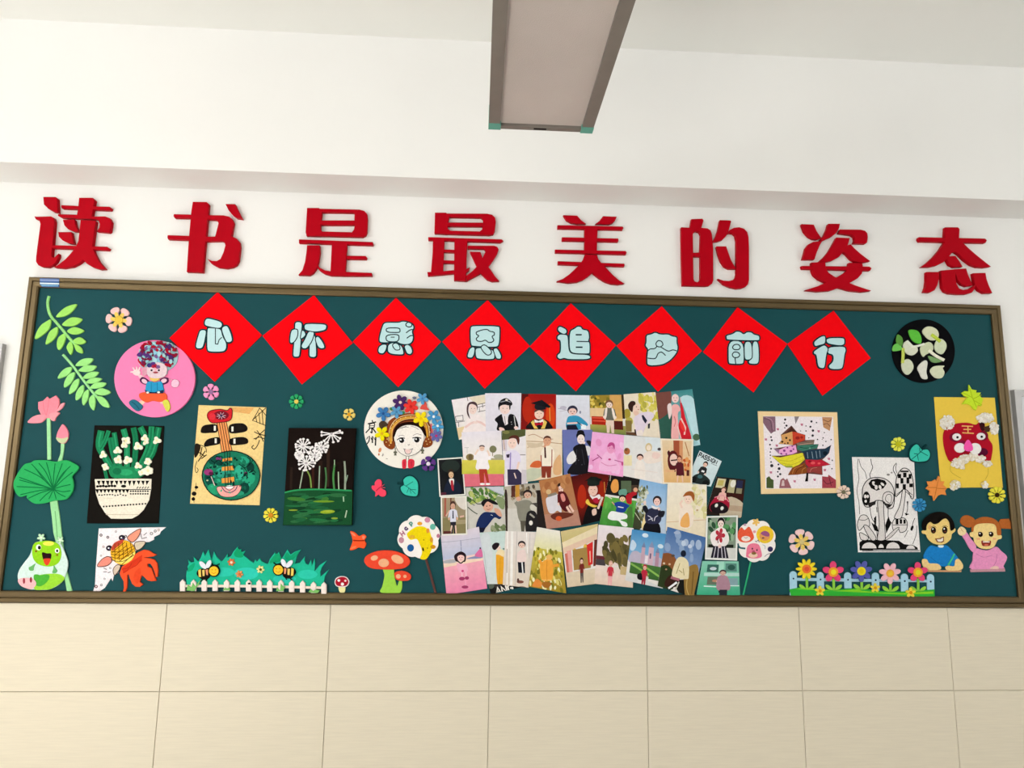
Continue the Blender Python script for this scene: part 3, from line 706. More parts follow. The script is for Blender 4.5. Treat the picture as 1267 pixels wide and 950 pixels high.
for x in range(525, 700, 22): d += ';e 1a1714 %d %d 9 7' % (x, 640); d += ';e 1a1714 %d %d 8 7' % (x, 664)
for x in range(240, 500, 24): d += ';e 1a1714 %d %d 8 6' % (x, 672 + rr.randint(-6, 10))
for x in range(580, 700, 24): d += ';l 1a1714 7 %d,%d %d,%d' % (x, 615, x + 12, 600)
for x in range(280, 665, 27): d += ';e 1a1714 %d %d 8 8' % (x, 775 - (x - 350) * 0.07)
d += ';l c8baa0 4 300,852 600,852;l d8ccb4 3 240,700 360,705'
part(e, 'pot', B7, d, Z1, 0.0012, 'drawing')

# ---------------------------------------------------------------- lute painting
e = thing('lute_painting', 'tan sheet painted with a round green lute and red headstock', 'artwork', B8(400, 460))
part(e, 'sheet', B8, '''F f2d38e 163,70 693,88 640,855 95,842;f e8b06a 400,88 600,90 560,140 420,120
l 3a2a14 6 690,92 585,190 690,230;k 3a2a14 6 640,95 610,150 585,190;l 3a2a14 6 610,160 620,205;l 3a2a14 6 635,130 645,218;l 3a2a14 6 660,110 668,225;l 3a2a14 6 640,92 690,150
l 2a1c10 7 600,280 640,300 680,265;l 2a1c10 7 610,340 645,300 670,355;l 2a1c10 7 620,270 645,300 690,310;k 2a1c10 7 640,345 625,385 600,415 580,400 595,385;l 2a1c10 7 595,335 640,320 680,335
s 2a2018 135,380 165,375 180,400 160,455 132,480;k 2f2210 6 165,380 215,400 225,440;l 2f2210 8 190,400 175,470;l 2f2210 8 215,430 160,510;l 2f2210 8 225,460 185,490;l 2f2210 8 165,440 210,470;k 2f2210 5 150,510 135,560 145,600 160,580 148,560
e 1a1614 146 714 15 11;e 1a1614 128 764 19 17;e 1a1614 122 806 15 14;l 1a1614 4 143,680 140,740;l 1a1614 4 125,790 127,835''', YB, 0.0015, 'drawing')
Z1 = YB - 0.0015
rr = random.Random(17); blot = ''
for i in range(90):
    a = rr.uniform(0, 6.28); q = math.sqrt(rr.random()) * 0.9
    blot += ';e %s %.0f %.0f %.0f %.0f %.0f' % (rr.choice(('0f3a32', '23906c', '17604c', '2fae88', '0c2c28', '1d7458')), 418 + 205 * q * math.cos(a), 622 + 172 * q * math.sin(a), rr.uniform(5, 18), rr.uniform(4, 11), rr.uniform(0, 180))
vine = ''.join(';k 0a2420 6 ' + v for v in ('480,530 520,560 560,540 590,500', '520,560 545,600 540,650', '560,600 590,580 610,600', '545,480 570,500 560,530', '500,640 530,620 550,640', '260,500 290,520 320,500 350,530', '290,520 280,560', '230,560 260,600 250,640', '300,470 330,480'))
b_ = part(e, 'lute_body', B8, 'E 1f7c5e 418 622 226 192;' + ';'.join('e %s %d %d %d %d %d' % t for t in (('2aa683', 520, 500, 40, 26, 20), ('155044', 300, 500, 60, 30, -20), ('2f9f86', 350, 600, 55, 40, 0), ('29a37c', 560, 640, 45, 55, 0), ('134a40', 250, 640, 40, 60, 0), ('2c9f72', 280, 730, 50, 40, 30), ('12453a', 520, 720, 40, 45, 0), ('33ae8e', 480, 600, 35, 60, 0), ('123c34', 570, 560, 30, 40, 0), ('2a9a78', 470, 760, 50, 20, 0), ('12463c', 350, 530, 50, 18, 0), ('8a3a70', 240, 595, 36, 26, 0), ('501c3c', 262, 605, 16, 16, 0), ('7a3a78', 320, 490, 22, 14, 0), ('5a3050', 532, 605, 14, 12, 0), ('b8c8a0', 232, 660, 8, 6, 0))) + blot + vine + ';e 9a3a78 240 595 30 22;e 5a1c40 258 606 14 14;l d8c8c0 7 262,630 290,700;o 15261f 8 645,622 578,760 418,815 258,760 191,622 258,485 418,430 578,485', Z1, 0.001, 'drawing')
part(b_, 'sound_mouth', B8, 's f2aca4 308,712 400,708 492,700 485,750 440,785 370,790 325,768;E f2aca4 400 745 60 30;k 5a3a60 7 345,712 370,745 410,755 450,735 465,705;e f4f4f4 405 712 28 14;k 5a3a60 5 365,712 405,738 445,708;o 3a1c1c 4 308,712 400,708 492,700 485,750 440,785 370,790 325,768', Z1 - 0.001, 0.0005, 'drawing')
part(e, 'neck', B8, 'F f09c5c 305,200 380,200 428,445 345,445;l 4a2a18 6 325,205 365,445;l 4a2a18 6 345,205 385,445;l 4a2a18 6 362,205 408,445;l 3a1c14 5 305,200 345,445;l 3a1c14 5 380,200 428,445', Z1, 0.0008, 'drawing')
for p in ('350,492 424,480 426,504 350,512', '345,556 436,545 438,580 345,586', '343,645 440,632 442,675 345,682'): part(e, 'bridge', B8, 'F ea9e46 %s;l 4a3018 4 370,%d 372,%d;l 4a3018 4 395,%d 396,%d' % (p, parse(p)[0][1], parse(p)[3][1] - 4, parse(p)[0][1] - 3, parse(p)[3][1] - 6), Z1 - 0.001, 0.0006, 'drawing')
part(e, 'strings', B8, 'l 1a2a22 5 366,440 372,700;l 1a2a22 5 388,440 395,700;l 1a2a22 5 408,440 412,700', Z1 - 0.0017, 0.0, 'drawing')
part(e, 'headstock', B8, 'S d3262f 230,150 255,115 330,103 385,112 408,95 425,108 422,170 398,195 340,205 275,210 245,190;o 5a141c 6 230,150 255,115 330,103 385,112 408,95 425,108 422,170 398,195 340,205 275,210 245,190;e 7a1a2a 340 150 60 35;e e03440 270 160 26 26;l d0c8d8 4 310,140 370,170;l d0c8d8 4 320,175 360,130;l d0c8d8 4 305,158 375,152;l d0c8d8 4 335,128 345,180;e 3a2a50 340 152 10 10', Z1, 0.001, 'drawing')
for p, bx, by in (('178,275 195,235 240,222 305,225 308,280 250,288 195,290', 290, 252), ('408,225 500,212 540,235 542,268 500,285 408,288', 428, 258), ('205,375 240,335 325,323 328,372 250,390 215,395', 297, 350), ('410,335 500,320 545,335 547,368 500,380 410,382', 444, 353)):
    part(e, 'tuning_peg', B8, 'S 1b1715 %s;r f0ece0 %d %d %d %d' % (p, bx - 8, by - 19, bx + 8, by + 19), Z1, 0.0009, 'drawing')

# ---------------------------------------------------------------- black canvas with dandelions
e = thing('dandelion_canvas', 'black canvas painted with white dandelions over green ground', 'artwork', C4(290, 580))
d = 'F 1a120f 90,260 530,262 512,560 502,896 52,896;' + ';'.join('k %s %d %s' % t for t in (('2a1c16', 26, '300,480 295,560 290,650'), ('3a1e18', 14, '250,520 250,650'), ('33241c', 20, '350,400 345,640'), ('2c201a', 16, '110,520 105,660')))
part(e, 'canvas', C4, d, YB, 0.012, 'drawing')
Z1 = YB - 0.012
d = 'F 1b4f2e 66,680 150,662 300,658 400,662 507,668 502,894 54,894'
rr = random.Random(9)
for i in range(46):
    x = rr.uniform(130, 425); y = rr.uniform(690, 880); d += ';e %s %.0f %.0f %.0f %.0f %.0f' % (rr.choice(('267040', '143c26', '3f7c34', '12351f', '2f6c40', '22603a')), x, y, rr.uniform(25, 70), rr.uniform(6, 14), rr.uniform(-12, 6))
d += ';e 8fae2c 345 808 48 12 -3;e a8b83a 350 804 30 6;e 6f9a2c 320 740 70 7;e 8fa83a 390 850 22 6;e 8aa432 120 797 30 5;k 2f9a5c 10 66,682 150,666 300,662 500,670;k a8c8a8 8 448,710 450,740;k b8ccb0 8 470,800 460,845'
part(e, 'painted_ground', C4, d, Z1, 0.0003, 'drawing', ch=0)
for w, c, p in ((7, 'a8b8a0', '185,535 175,590 163,655'), (9, '7f9a4a', '205,530 230,580 238,650'), (7, '9ab09a', '293,510 290,590 288,658'), (10, '4a7a4a', '330,520 336,590 330,655'), (12, '4a8a4a', '390,505 382,580 388,660'), (6, 'a8c8a0', '390,470 390,520'), (7, 'b0c4a4', '415,548 416,600 418,660'), (12, '9aa490', '455,480 460,560 458,668'), (8, '8aa08a', '475,570 462,620')):
    part(e, 'painted_stem', C4, 'k %s %d %s' % (c, w, p), Z1 - 0.0001, 0.0003, 'drawing')
for cx, cy, r in ((185, 380, 62), (370, 298, 72), (305, 388, 46), (262, 440, 44), (205, 490, 60), (160, 440, 30)):
    rr = random.Random(cx); d = ''; n = 13
    for k in range(n):
        a = math.radians(360 * k / n + rr.uniform(-8, 8)); q = r * rr.uniform(0.75, 1.02)
        x1, y1 = cx + q * math.cos(a), cy + q * 0.85 * math.sin(a)
        if y1 < 266 or (cx > 350 and x1 > 440): continue
        d += 'L f0ecec 7 %.0f,%.0f %.0f,%.0f;E f4f0f0 %.0f %.0f 9 7 %.0f;' % (cx, cy, x1, y1, x1, y1, math.degrees(a) + 90)
    part(e, 'dandelion_head', C4, d + 'E b8b0b4 %d %d %d %d' % (cx, cy, 9, 8), Z1, 0.0008, 'foam', ch=0)

# ---------------------------------------------------------------- portrait disc with flower crown
e = thing('portrait_disc', 'round white disc with a smiling girl in a flower headdress', 'artwork', C5(470, 405))
disc = part(e, 'disc', C5, 'D f7f2e8 470 405 388 381', YB, 0.004, 'paper', ch=0.0006)
Z1 = YB - 0.004; INK = '1c1a1c'
part(e, 'writing', C5, '\n'.join('k %s %d %s' % (INK, w * 1.45, p) for w, p in ((8, '162,316 168,336'), (9, '122,350 160,342 198,332'), (7, '138,352 134,392'), (7, '138,352 184,346 180,390'), (5, '140,371 178,368'), (7, '136,392 178,388'), (9, '158,392 160,436 146,430'), (8, '138,398 100,438'), (9, '168,396 198,436'), (6, '120,478 108,502'), (8, '134,470 132,515 108,552'), (6, '150,486 158,506'), (9, '166,474 164,536'), (6, '180,486 188,504'), (10, '198,470 194,562'))) + '\ne d88a60 238 608 14 24 20;l 5a4a40 5 258,660 275,655;l 5a4a40 5 262,668 270,640;l 5a4a40 5 298,690 312,694;e c87040 228 650 8 12', Z1, 0.0, 'drawing', 'brush characters 泉州')
part(e, 'headdress', C5, '''S 8c4520 272,520 296,430 322,330 395,278 500,246 600,250 690,300 738,380 748,470 752,550 700,582 655,565 690,440 600,370 500,350 420,375 372,450 386,565 350,602 290,572
k dca03c 20 345,540 348,420 410,325 510,288 620,300 690,370 702,480;k f2d8a0 6 325,520 334,400 402,302 520,264 640,282 712,370 722,470;k 3a1810 9 368,520 376,420 432,342 520,314 610,324 668,390 680,450;k f0c878 5 358,520 362,410 420,335 515,301 615,312 680,382
k d8606c 14 738,350 748,420 740,490;e f0d890 310 500 5 5;e f0d890 300 530 5 5;e f0d890 330 560 5 5;e f0d890 345 540 5 5;e f0d890 318 470 5 5;e f0d890 330 430 5 5;e f0d890 345 395 5 5;e f0d890 370 350 5 5;e f0d890 400 325 5 5;e f0d890 440 300 5 5;e f0d890 490 285 5 5;e f0d890 540 280 5 5;e f0d890 590 285 5 5;e f0d890 700 330 5 5;e f0d890 720 380 5 5;e f0d890 728 430 5 5;e f0d890 715 500 5 5;e f0d890 730 530 5 5;e f0d890 700 550 5 5;e f0d890 690 520 5 5;''', Z1, 0.002, 'drawing')
part(e, 'face', C5, '''F f8f1ea 385,450 400,400 440,372 500,355 560,352 620,370 655,405 670,450 665,520 645,595 590,645 510,668 440,640 398,585 380,520
s 22100c 364,480 384,396 430,352 500,332 585,335 645,360 686,420 692,480 668,452 636,400 588,372 510,362 446,380 404,416 383,470;k 6a6462 4 420,400 470,385 520,382;k 6a6462 4 540,372 590,388 620,410;k 6a6462 4 450,392 500,372
k 1c1a1c 4 383,520 398,582 440,638 510,666 590,644 645,594 665,520
e f4f4f4 448 512 36 24;e 1c1a1c 452 514 24 24;e ffffff 443 506 8 8;k 1c1a1c 9 408,508 440,488 482,492;e f4f4f4 596 506 38 26;e 1c1a1c 600 508 26 26;e ffffff 592 500 8 8;k 1c1a1c 9 558,490 600,482 640,492;k 6a5a58 4 420,472 450,462 478,470;k 6a5a58 4 562,465 600,448 645,460
l 5a4040 5 512,552 522,560 528,550;k 1c1a1c 5 470,595 500,604 535,602 560,592;k 1c1a1c 5 476,598 490,640 520,648 545,630 556,596;s f2d0cc 484,604 540,606 530,638 500,640
l a09a98 3 430,390 470,380;l a09a98 3 540,372 600,392''', Z1 - 0.0021, 0.0006, 'drawing')
part(e, 'neck', C5, 'l 1c1a1c 5 494,668 496,700;l 1c1a1c 5 522,666 520,700', Z1, 0.0, 'drawing')
for p in ('455,715 475,697 495,705 496,770 480,790 458,782', '515,708 545,695 575,712 572,765 545,786 515,778'): part(e, 'hand', C5, 'S dc3448 %s;l a01c30 6 %d,720 %d,760' % (p, parse(p)[1][0], parse(p)[1][0] + 2), Z1, 0.001, 'drawing')
for x, y in ((388, 640), (655, 622)): part(e, 'earring', C5, 'L 5a5a50 7 %d,%d %d,%d;E 6a6a58 %d %d 18 12;F 6a6a58 %d,%d %d,%d %d,%d' % (x, y - 55, x, y - 10, x, y - 10, x - 15, y + 20, x + 15, y + 20, x, y - 10), Z1, 0.0008, 'drawing')
for cx, cy, r, n, pc, cc in ((438, 140, 66, 6, '4a2a66', 'f0d8c8'), (270, 250, 62, 5, '3f7cb8', '24508c'), (400, 232, 54, 5, '5c9cc8', '4a84b4'), (540, 180, 62, 6, 'e83a34', 'c42420'), (655, 103, 50, 5, '5aa0d0', '3c78b0'), (640, 300, 66, 5, 'f4dc1c', 'e8c410'), (258, 445, 62, 5, 'f2e410', 'd8b020'), (765, 280, 60, 5, '4a94c8', 'f0f4f8'), (803, 370, 52, 5, '4f9ed0', 'f4f8f8'), (790, 468, 52, 6, '6a6aa8', 'c03070')):
    f_ = part(e, 'crown_flower', C5, 'W %s %d %d %d %d 15' % (pc, cx, cy, r * 1.18, n), Z1 - 0.002, 0.004)
    part(f_, 'center', C5, 'E %s %d %d %d %d' % (cc, cx, cy, r * 0.24, r * 0.24), Z1 - 0.006, 0.0012)
for p, c in (('630,200 665,145 690,140 700,185 720,215 670,210', 'e2564c'), ('340,190 362,195 355,220 335,210', '3f7a3a'), ('230,345 255,320 290,330 315,360 280,380 250,400 232,380', '4a3a2c'), ('555,90 580,82 595,100 570,110', '6a7088'), ('445,235 470,225 480,245 460,260', '3f8a4a'), ('705,235 730,225 750,235 735,255', '3a9a5a')):
    part(e, 'crown_leaf', C5, 'S %s %s' % (c, p), Z1 - 0.002, 0.0025)

# ---------------------------------------------------------------- goldfish paper cut
e = thing('goldfish_picture', 'torn white corner sheet with a paper goldfish and orange tail', 'artwork', C1(500, 450))
d = 'F f8eef2 210,130 600,122 1002,115 940,165 925,200 860,230 860,262 800,290 765,290 640,400 460,560 440,650 385,690 372,750 355,712 325,760 280,830 240,855 195,888 185,860 135,893 165,800 175,600 195,330'
for x, y, r, c in ((237, 208, 18, '5a4a50'), (317, 233, 17, '4a4048'), (413, 167, 14, 'a8a0a4'), (267, 345, 15, 'b09a98'), (238, 450, 13, 'b8b0b0'), (528, 222, 15, '50484c'), (180, 812, 20, '7a4a50'), (242, 795, 15, '8a8488'), (280, 722, 13, 'a8a4a8'), (345, 595, 13, 'a0a0a0'), (875, 160, 18, '8a8688'), (830, 190, 20, '9a9698'), (915, 148, 16, 'c8b8b0')): d += ';e %s %d %d %d %d' % (c, x, y, r, r); d += ';e f0e8ea %d %d %d %d' % (x, y, r * 0.4, r * 0.4)
for a in ('270,595 305,612', '265,640 305,640', '318,650 352,640', '705,190 715,240', '740,210 775,180', '715,250 775,235'): d += ';l 6a6a70 9 ' + a
part(e, 'sheet', C1, d, YB, 0.0012, 'drawing')
Z1 = YB - 0.0012
for p, c in (('545,240 610,180 700,135 690,200 650,260 600,290', 'ee9a80'), ('635,300 690,282 760,290 720,355 660,385 635,350', 'd8c8b0'), ('195,575 240,500 310,460 360,480 355,530 300,570', 'ee9080'), ('385,600 420,560 465,565 450,620 400,680 380,640', 'd8c4b0')):
    part(e, 'fin', C1, 'S %s %s;o 4a2a24 8 %s' % (c, p, p), Z1, 0.001, 'drawing')
d = 'E f0b62c 492 412 146 146;s c04434 360,370 385,310 440,275 500,262 490,300 430,345 380,390;s f2e070 385,500 470,545 560,530 630,450 632,400 560,460 480,500'
for k in range(5):
    d += ';k 6a420c 8 %d,%d %d,%d' % (365 + 30 * k, 420 + 34 * k - 5, 520 + 24 * k, 290 + 36 * k); d += ';k 6a420c 8 %d,%d %d,%d' % (400 + 45 * k, 310 - 8 * k + (k > 2) * 12, 400 + 52 * k, 520 - 20 * k)
for k in range(4): d += ';k 6a420c 7 %d,%d %d,%d %d,%d' % (352, 400 + 32 * k, 480, 400 + 40 * k, 625, 330 + 38 * k)
part(e, 'fish_body', C1, d, Z1, 0.0022, 'drawing')
for x, y in ((330, 362), (480, 240)): part(e, 'fish_eye', C1, 'E 2a2430 %d %d 36 33;e f0f0f0 %d %d 10 9;e 6a5a90 %d %d 8 7' % (x, y, x - 4, y - 2, x + 12, y + 8), Z1, 0.0018, 'drawing')
part(e, 'tail', C1, '''F f2562e 630,440 670,410 740,380 800,390 850,425 890,440 850,460 780,468 740,475 800,480 860,495 895,540 905,620 900,700 880,700 865,640 840,580 815,545 780,545 785,580 830,600 850,660 875,720 885,745 830,752 780,740 740,700 715,680 700,720 690,760 730,790 690,818 640,815 600,780 575,720 560,670 545,680 545,760 540,830 520,875 490,880 505,830 500,750 470,700 455,660 480,580 540,540 600,500
f d83a20 480,600 620,500 720,440 720,510 600,600 500,660;k b02818 6 480,610 560,590 600,540;k b02818 6 600,590 660,560 700,500;k b02818 6 500,650 540,630 560,600;s e84a28 640,640 700,600 700,720 660,780 620,720''', YB, 0.004)

# ---------------------------------------------------------------- grass with picket fence and bees
e = thing('grass_fence', 'teal foam grass with white picket fence and two bees', 'foam decoration', C2(1000, 700))
gp = '220,640 212,500 220,430 245,440 228,380 250,345 238,290 280,325 320,315 310,250 370,312 400,270 435,180 460,240 505,155 530,250 550,300 575,180 610,250 670,310 690,300 730,250 755,210 760,262 800,240 830,185 890,115 880,172 935,150 928,192 985,175 958,228 1000,260 1060,310 1098,332 1112,290 1140,312 1176,270 1196,310 1254,338 1286,340 1306,280 1376,190 1386,240 1426,185 1456,280 1486,240 1536,155 1576,222 1636,182 1711,158 1666,232 1636,340 1696,330 1766,245 1761,300 1776,340 1811,355 1846,290 1856,370 1891,270 1901,340 1891,440 1956,360 2056,295 1986,390 1966,450 1971,510 2016,470 2081,415 2026,510 2010,600 2005,660'
part(e, 'grass', C2, 'F 22bb96 %s;e 2fcab0 700 450 150 60;e 32cdb8 1000 470 160 80;e 2fcab4 1500 540 150 60;e 30cbb0 1800 480 130 60;s 12a06a 840,200 890,140 960,220 940,260 860,250;s 14a26c 1300,330 1376,220 1430,220 1456,300 1380,320;s 12a070 1500,250 1536,190 1580,235 1640,190 1690,180 1640,260 1560,300;s 14a474 240,440 250,380 330,330 300,420' % gp, YB, 0.003)
Z1 = YB - 0.003
for (x, y0, y1) in ((165, 545, 702), (308, 548, 700), (448, 545, 700), (590, 545, 700), (740, 548, 700), (880, 547, 703), (1028, 548, 703), (1166, 548, 706), (1304, 550, 708), (1451, 552, 708), (1591, 556, 712), (1734, 560, 718), (1876, 575, 725), (2013, 580, 737)):
    part(e, 'picket', C2, 'F f5e6de %d,%d %d,%d %d,%d %d,%d %d,%d' % (x - 35, y0 + 38, x, y0, x + 35, y0 + 38, x + 33, y1, x - 35, y1), Z1, 0.004)
for y in (616,): part(e, 'rail', C2, 'F efe0d0 140,%d 1000,%d 2030,%d 2030,%d 1000,%d 140,%d' % (y, y + 2, y + 24, y + 56, y + 36, y + 32), Z1, 0.0025)
for p in ('215,690 235,620 280,650 300,590 330,640 405,545 380,610 345,650 320,700', '690,690 720,650 745,665 780,650 790,690', '1390,700 1400,650 1440,690 1450,600 1480,640 1510,640 1480,700', '1810,715 1840,670 1870,700 1900,680 1960,690 1930,725'):
    part(e, 'leaf_tuft', C2, 'F 7fc06a ' + p, Z1 - 0.004, 0.0015)
part(e, 'ladybird', C2, 'E 1a1414 1035 602 17 12', Z1 - 0.004, 0.002)
for cx, cy, r, pc, cc in ((803, 322, 50, 'e07a4a', 'f6dcc0'), (908, 478, 50, 'e89a60', 'd8683a'), (1183, 416, 52, 'f0e8a0', '5a5a18')):
    f_ = part(e, 'grass_flower', C2, 'W %s %d %d %d 6 10' % (pc, cx, cy, r), Z1, 0.0025); part(f_, 'center', C2, 'E %s %d %d 17 17' % (cc, cx + 2, cy + 2), Z1 - 0.0025, 0.001)
def bee(hx_, hy, sx, m):
    f = lambda x: hx_ + sx * (x - 575)
    P = lambda s: ' '.join('%.0f,%.0f' % (f(a), hy + b - 435) for a, b in parse(s))
    body = part(e, 'bee', m, 'S 171410 %s;L 171410 8 %s;L 171410 8 %s' % (P('348,472 375,420 440,405 510,410 515,520 440,552 385,525'), P('430,540 400,575'), P('490,530 470,565')), Z1, 0.004)
    for p, c in (('372,425 405,410 410,515 378,512', 'f0ce62'), ('422,425 455,420 455,500 430,505', 'f2cf70'), ('468,420 498,412 500,490 478,488', 'ee9a70')): part(body, 'stripe', m, 'F %s %s' % (c, P(p)), Z1 - 0.004, 0.0006)
    part(body, 'head', m, 'E 171410 %.0f %.0f 74 80;L 171410 10 %s;L 171410 10 %s' % (hx_, hy, P('560,370 545,340'), P('610,365 640,345')), Z1, 0.005)
    part(body, 'face', m, 'E f8ca34 %.0f %.0f 62 62;k d88a1c 8 %s;e d88a1c %.0f %.0f 8 8;e d88a1c %.0f %.0f 8 8' % (hx_, hy + 2, P('545,450 575,470 605,450'), f(555), hy - 15, f(598), hy - 15), Z1 - 0.005, 0.0006)
    part(body, 'wing', m, 'E e8ecf6 %.0f %.0f 30 62 %d' % (f(432), hy - 75, -42 * sx), Z1 - 0.004, 0.0015)
    part(body, 'wing', m, 'E e8ecf6 %.0f %.0f 30 56 %d' % (f(506), hy - 88, 25 * sx), Z1 - 0.004, 0.0018)
bee(575, 435, 1, C2); bee(362, 420, -1, C3)

# ---------------------------------------------------------------- mushrooms, butterflies, leaves, lollipops
e = thing('mushroom_cutout', 'tall orange-red foam mushrooms with green stems, beside the yellow lollipop card', 'foam decoration', C7(640, 820))
part(e, 'stem', C7, 'S a2dc4e 588,580 685,580 695,640 705,690 722,752 742,700 768,688 772,770 745,826 690,832 620,832 555,808 575,760 592,690 598,640', YB, 0.003)
for p, sp in (('400,500 430,450 520,412 620,402 720,415 810,455 848,500 838,545 785,578 690,590 590,590 480,580 425,552', ((500, 477, 36, 25, -15), (592, 525, 52, 42, 0), (727, 490, 64, 40, 25))), ('695,632 720,610 780,604 838,625 860,660 842,695 770,702 712,686', ((735, 657, 24, 22, 0), (800, 657, 17, 16, 0)))):
    c_ = part(e, 'cap', C7, 'S ef4c32 ' + p, YB - 0.002, 0.004)
    for s in sp: part(c_, 'spot', C7, 'E f3b48a %d %d %d %d %d' % s, YB - 0.006, 0.0008)
e = thing('mushroom_cutout', 'tiny dark red mushroom with white spots beside the picket fence', 'foam decoration', C7(182, 810))
part(e, 'stem', C7, 'S f2eaa8 150,755 212,755 207,815 163,815', YB, 0.003)
c_ = part(e, 'cap', C7, 'S f6ecec 110,715 120,680 150,660 190,655 230,668 254,705 245,740 215,762 150,762 120,745;s b0162a 118,712 128,685 155,667 190,662 225,674 246,706 237,735 212,752 152,752 126,738', YB - 0.002, 0.003)
for s in ((152, 697, 14, 13), (216, 700, 11, 10), (187, 733, 16, 16)): part(c_, 'spot', C7, 'E f8eeee %d %d %d %d' % s, YB - 0.005, 0.0008)
e = thing('butterfly_cutout', 'pinkish red foam butterfly beside the teal leaf', 'foam decoration', C6(390, 190))
part(e, 'wings', C6, 'S ff4a66 345,135 370,105 402,105 416,140 410,175 420,195 452,215 456,252 430,272 398,266 382,252 350,272 352,230 318,195 318,165 345,160', YB, 0.004)
part(e, 'body', C6, 'K c42a44 9 360,215 385,190 415,170;L e85068 6 415,170 438,152;L e85068 6 418,182 448,185', YB - 0.004, 0.001)
e = thing('butterfly_cutout', 'orange foam butterfly above the tall mushrooms', 'foam decoration', C6(180, 700))
part(e, 'wings', C6, 'S ff5c2e 105,612 150,622 190,658 235,640 262,665 245,700 262,735 240,778 190,770 150,790 100,795 118,742 128,705 120,660;s ff8a6a 112,620 145,635 160,660 130,650;s ff8a6a 225,655 250,662 240,690 225,680;s ff8050 110,785 150,775 165,755 130,760', YB, 0.004)
part(e, 'body', C6, 'K a82c10 11 135,700 180,703 240,702', YB - 0.004, 0.001)
def teal_leaf(label, m, outer, inner, stem, veins, base=YB):
    e = thing('leaf_cutout', label, 'foam decoration', m(*parse(outer)[0]), base, 'teal heart-shaped leaves')
    part(e, 'backing', m, 'S 10393c ' + outer, base, 0.002); part(e, 'blade', m, 'S 3ec8b2 ' + inner + ''.join(';k 12504c 5 ' + v for v in veins), base - 0.002, 0.002)
    part(e, 'stem', m, 'L 10393c %s' % stem, base, 0.0025)
teal_leaf('teal heart-shaped leaf beside the pinkish red butterfly', C6, '615,105 645,70 690,58 735,75 775,125 785,200 772,272 700,278 630,260 595,220 588,175 612,150', '625,112 650,82 690,70 730,86 764,132 770,200 758,262 700,265 640,250 606,215 601,178 632,155', '22 570,140 630,145', ('630,155 690,195 745,245', '655,165 720,125', '680,185 660,235', '690,195 700,240', '705,200 750,205'))
teal_leaf('teal heart-shaped leaf at the corner of the mushroom drawing', E5, '503,150 508,95 540,55 572,53 602,88 642,88 668,130 645,182 580,193 525,182', '511,142 517,100 545,63 570,61 598,96 640,96 659,130 640,174 580,185 532,174', '14 603,95 632,60', ('603,98 570,130 525,165', '570,130 540,125', '565,135 572,175', '585,118 580,85', '590,112 640,140'), YB - 0.002)
def lolly(label, m, cx, cy, rx, ry, n, rot, stick, scol, at, deco, wst):
    e = thing('lollipop_card', label, 'paper decoration', at)
    part(e, 'stick', m, 'L %s %d %s' % (scol, wst, stick), YB, 0.003)
    pts = []
    for k in range(96):
        a = 2 * math.pi * k / 96; r = 0.90 + 0.10 * abs(math.sin(n * (a - math.radians(rot)) / 2)) ** 0.7
        pts.append('%.1f,%.1f' % (cx + rx * r * math.cos(a), cy + ry * r * math.sin(a)))
    part(e, 'card', m, 'F fbf5f1 ' + ' '.join(pts), YB - 0.003, 0.0015, 'paper')
    for nm, dd in deco: part(e, nm, m, dd, YB - 0.0045, 0.0004, 'drawing')
lolly('scalloped white lollipop card with a yellow giraffe on a brown stick', C7, 935, 270, 212, 215, 8, 10, '1000,470 1050,640 1100,822', '62423c', C7(1050, 650), (
    ('giraffe', 'S f4da14 820,240 850,208 920,168 990,172 1038,210 1058,262 1075,320 1060,400 1010,486 950,482 968,420 945,345 915,292 860,300 832,280;e e8a030 945 140 25 18;e e89a40 1025 210 16 24;e e0a030 1060 300 16 28;e d8951c 1075 368 26 20;e a88a10 985 300 7 7;e a88a10 1020 380 7 7;e 3a3010 978 392 9 20 -15;e e8b838 870 270 30 18'),
    ('writing', 't d08aa0 13 752 228 45 -35 H;t 5a3a70 13 785 175 42 -38 a;t 4aa090 13 830 125 42 -42 p'), ('heart', 'E d08aa4 1020 105 28 26'), ('heart', 'E c890a0 765 302 26 30'), ('heart', 'E c07a90 1126 260 16 20'), ('dot', 'E 6abca8 1073 172 28 30'), ('dot', 'E 1f5fa0 855 378 33 36')), 22)
lolly('scalloped white lollipop card with fox and pink pig on a green stick', E3, 893, 245, 210, 226, 9, 0, '838,465 800,640 757,825', '35b47c', E3(800, 600), (
    ('fox', 'S ee6040 702,155 738,103 772,132 818,97 855,158 868,218 820,258 735,256 700,212;e f8ece4 785 222 48 28;k 3a2a2a 4 765,208 785,215 805,208'), ('lion', 'E f4cc38 985 180 90 92;e e8a060 982 192 56 52;s a05a8a 940,165 985,140 1030,170 1020,200 970,190;e 6a4a48 965 215 14 8'),
    ('pig', 'S f2809e 788,385 802,302 850,272 915,282 942,340 948,412 870,430 795,415;e f4d0b8 860 395 48 26;e 4a2a38 852 327 8 10;e 4a2a38 900 342 8 10;e 8a6a3a 868 375 26 14;e c05870 865 355 16 10'), ('snake', 'K 3a6a74 18 700,275 720,315 775,325'), ('dot', 'E 3a3460 1040 332 28 28'), ('flower', 'W f0c46a 890 50 40 5 10'), ('heart', 'E e8a0a8 875 150 16 14'), ('heart', 'E c8a0b8 775 78 14 12'), ('writing', 'k 4a4060 6 880,245 895,255 910,238 925,260;k a8b8c0 6 960,285 985,300 985,330;k 8a7a90 6 980,410 1010,385 1050,375')), 15)

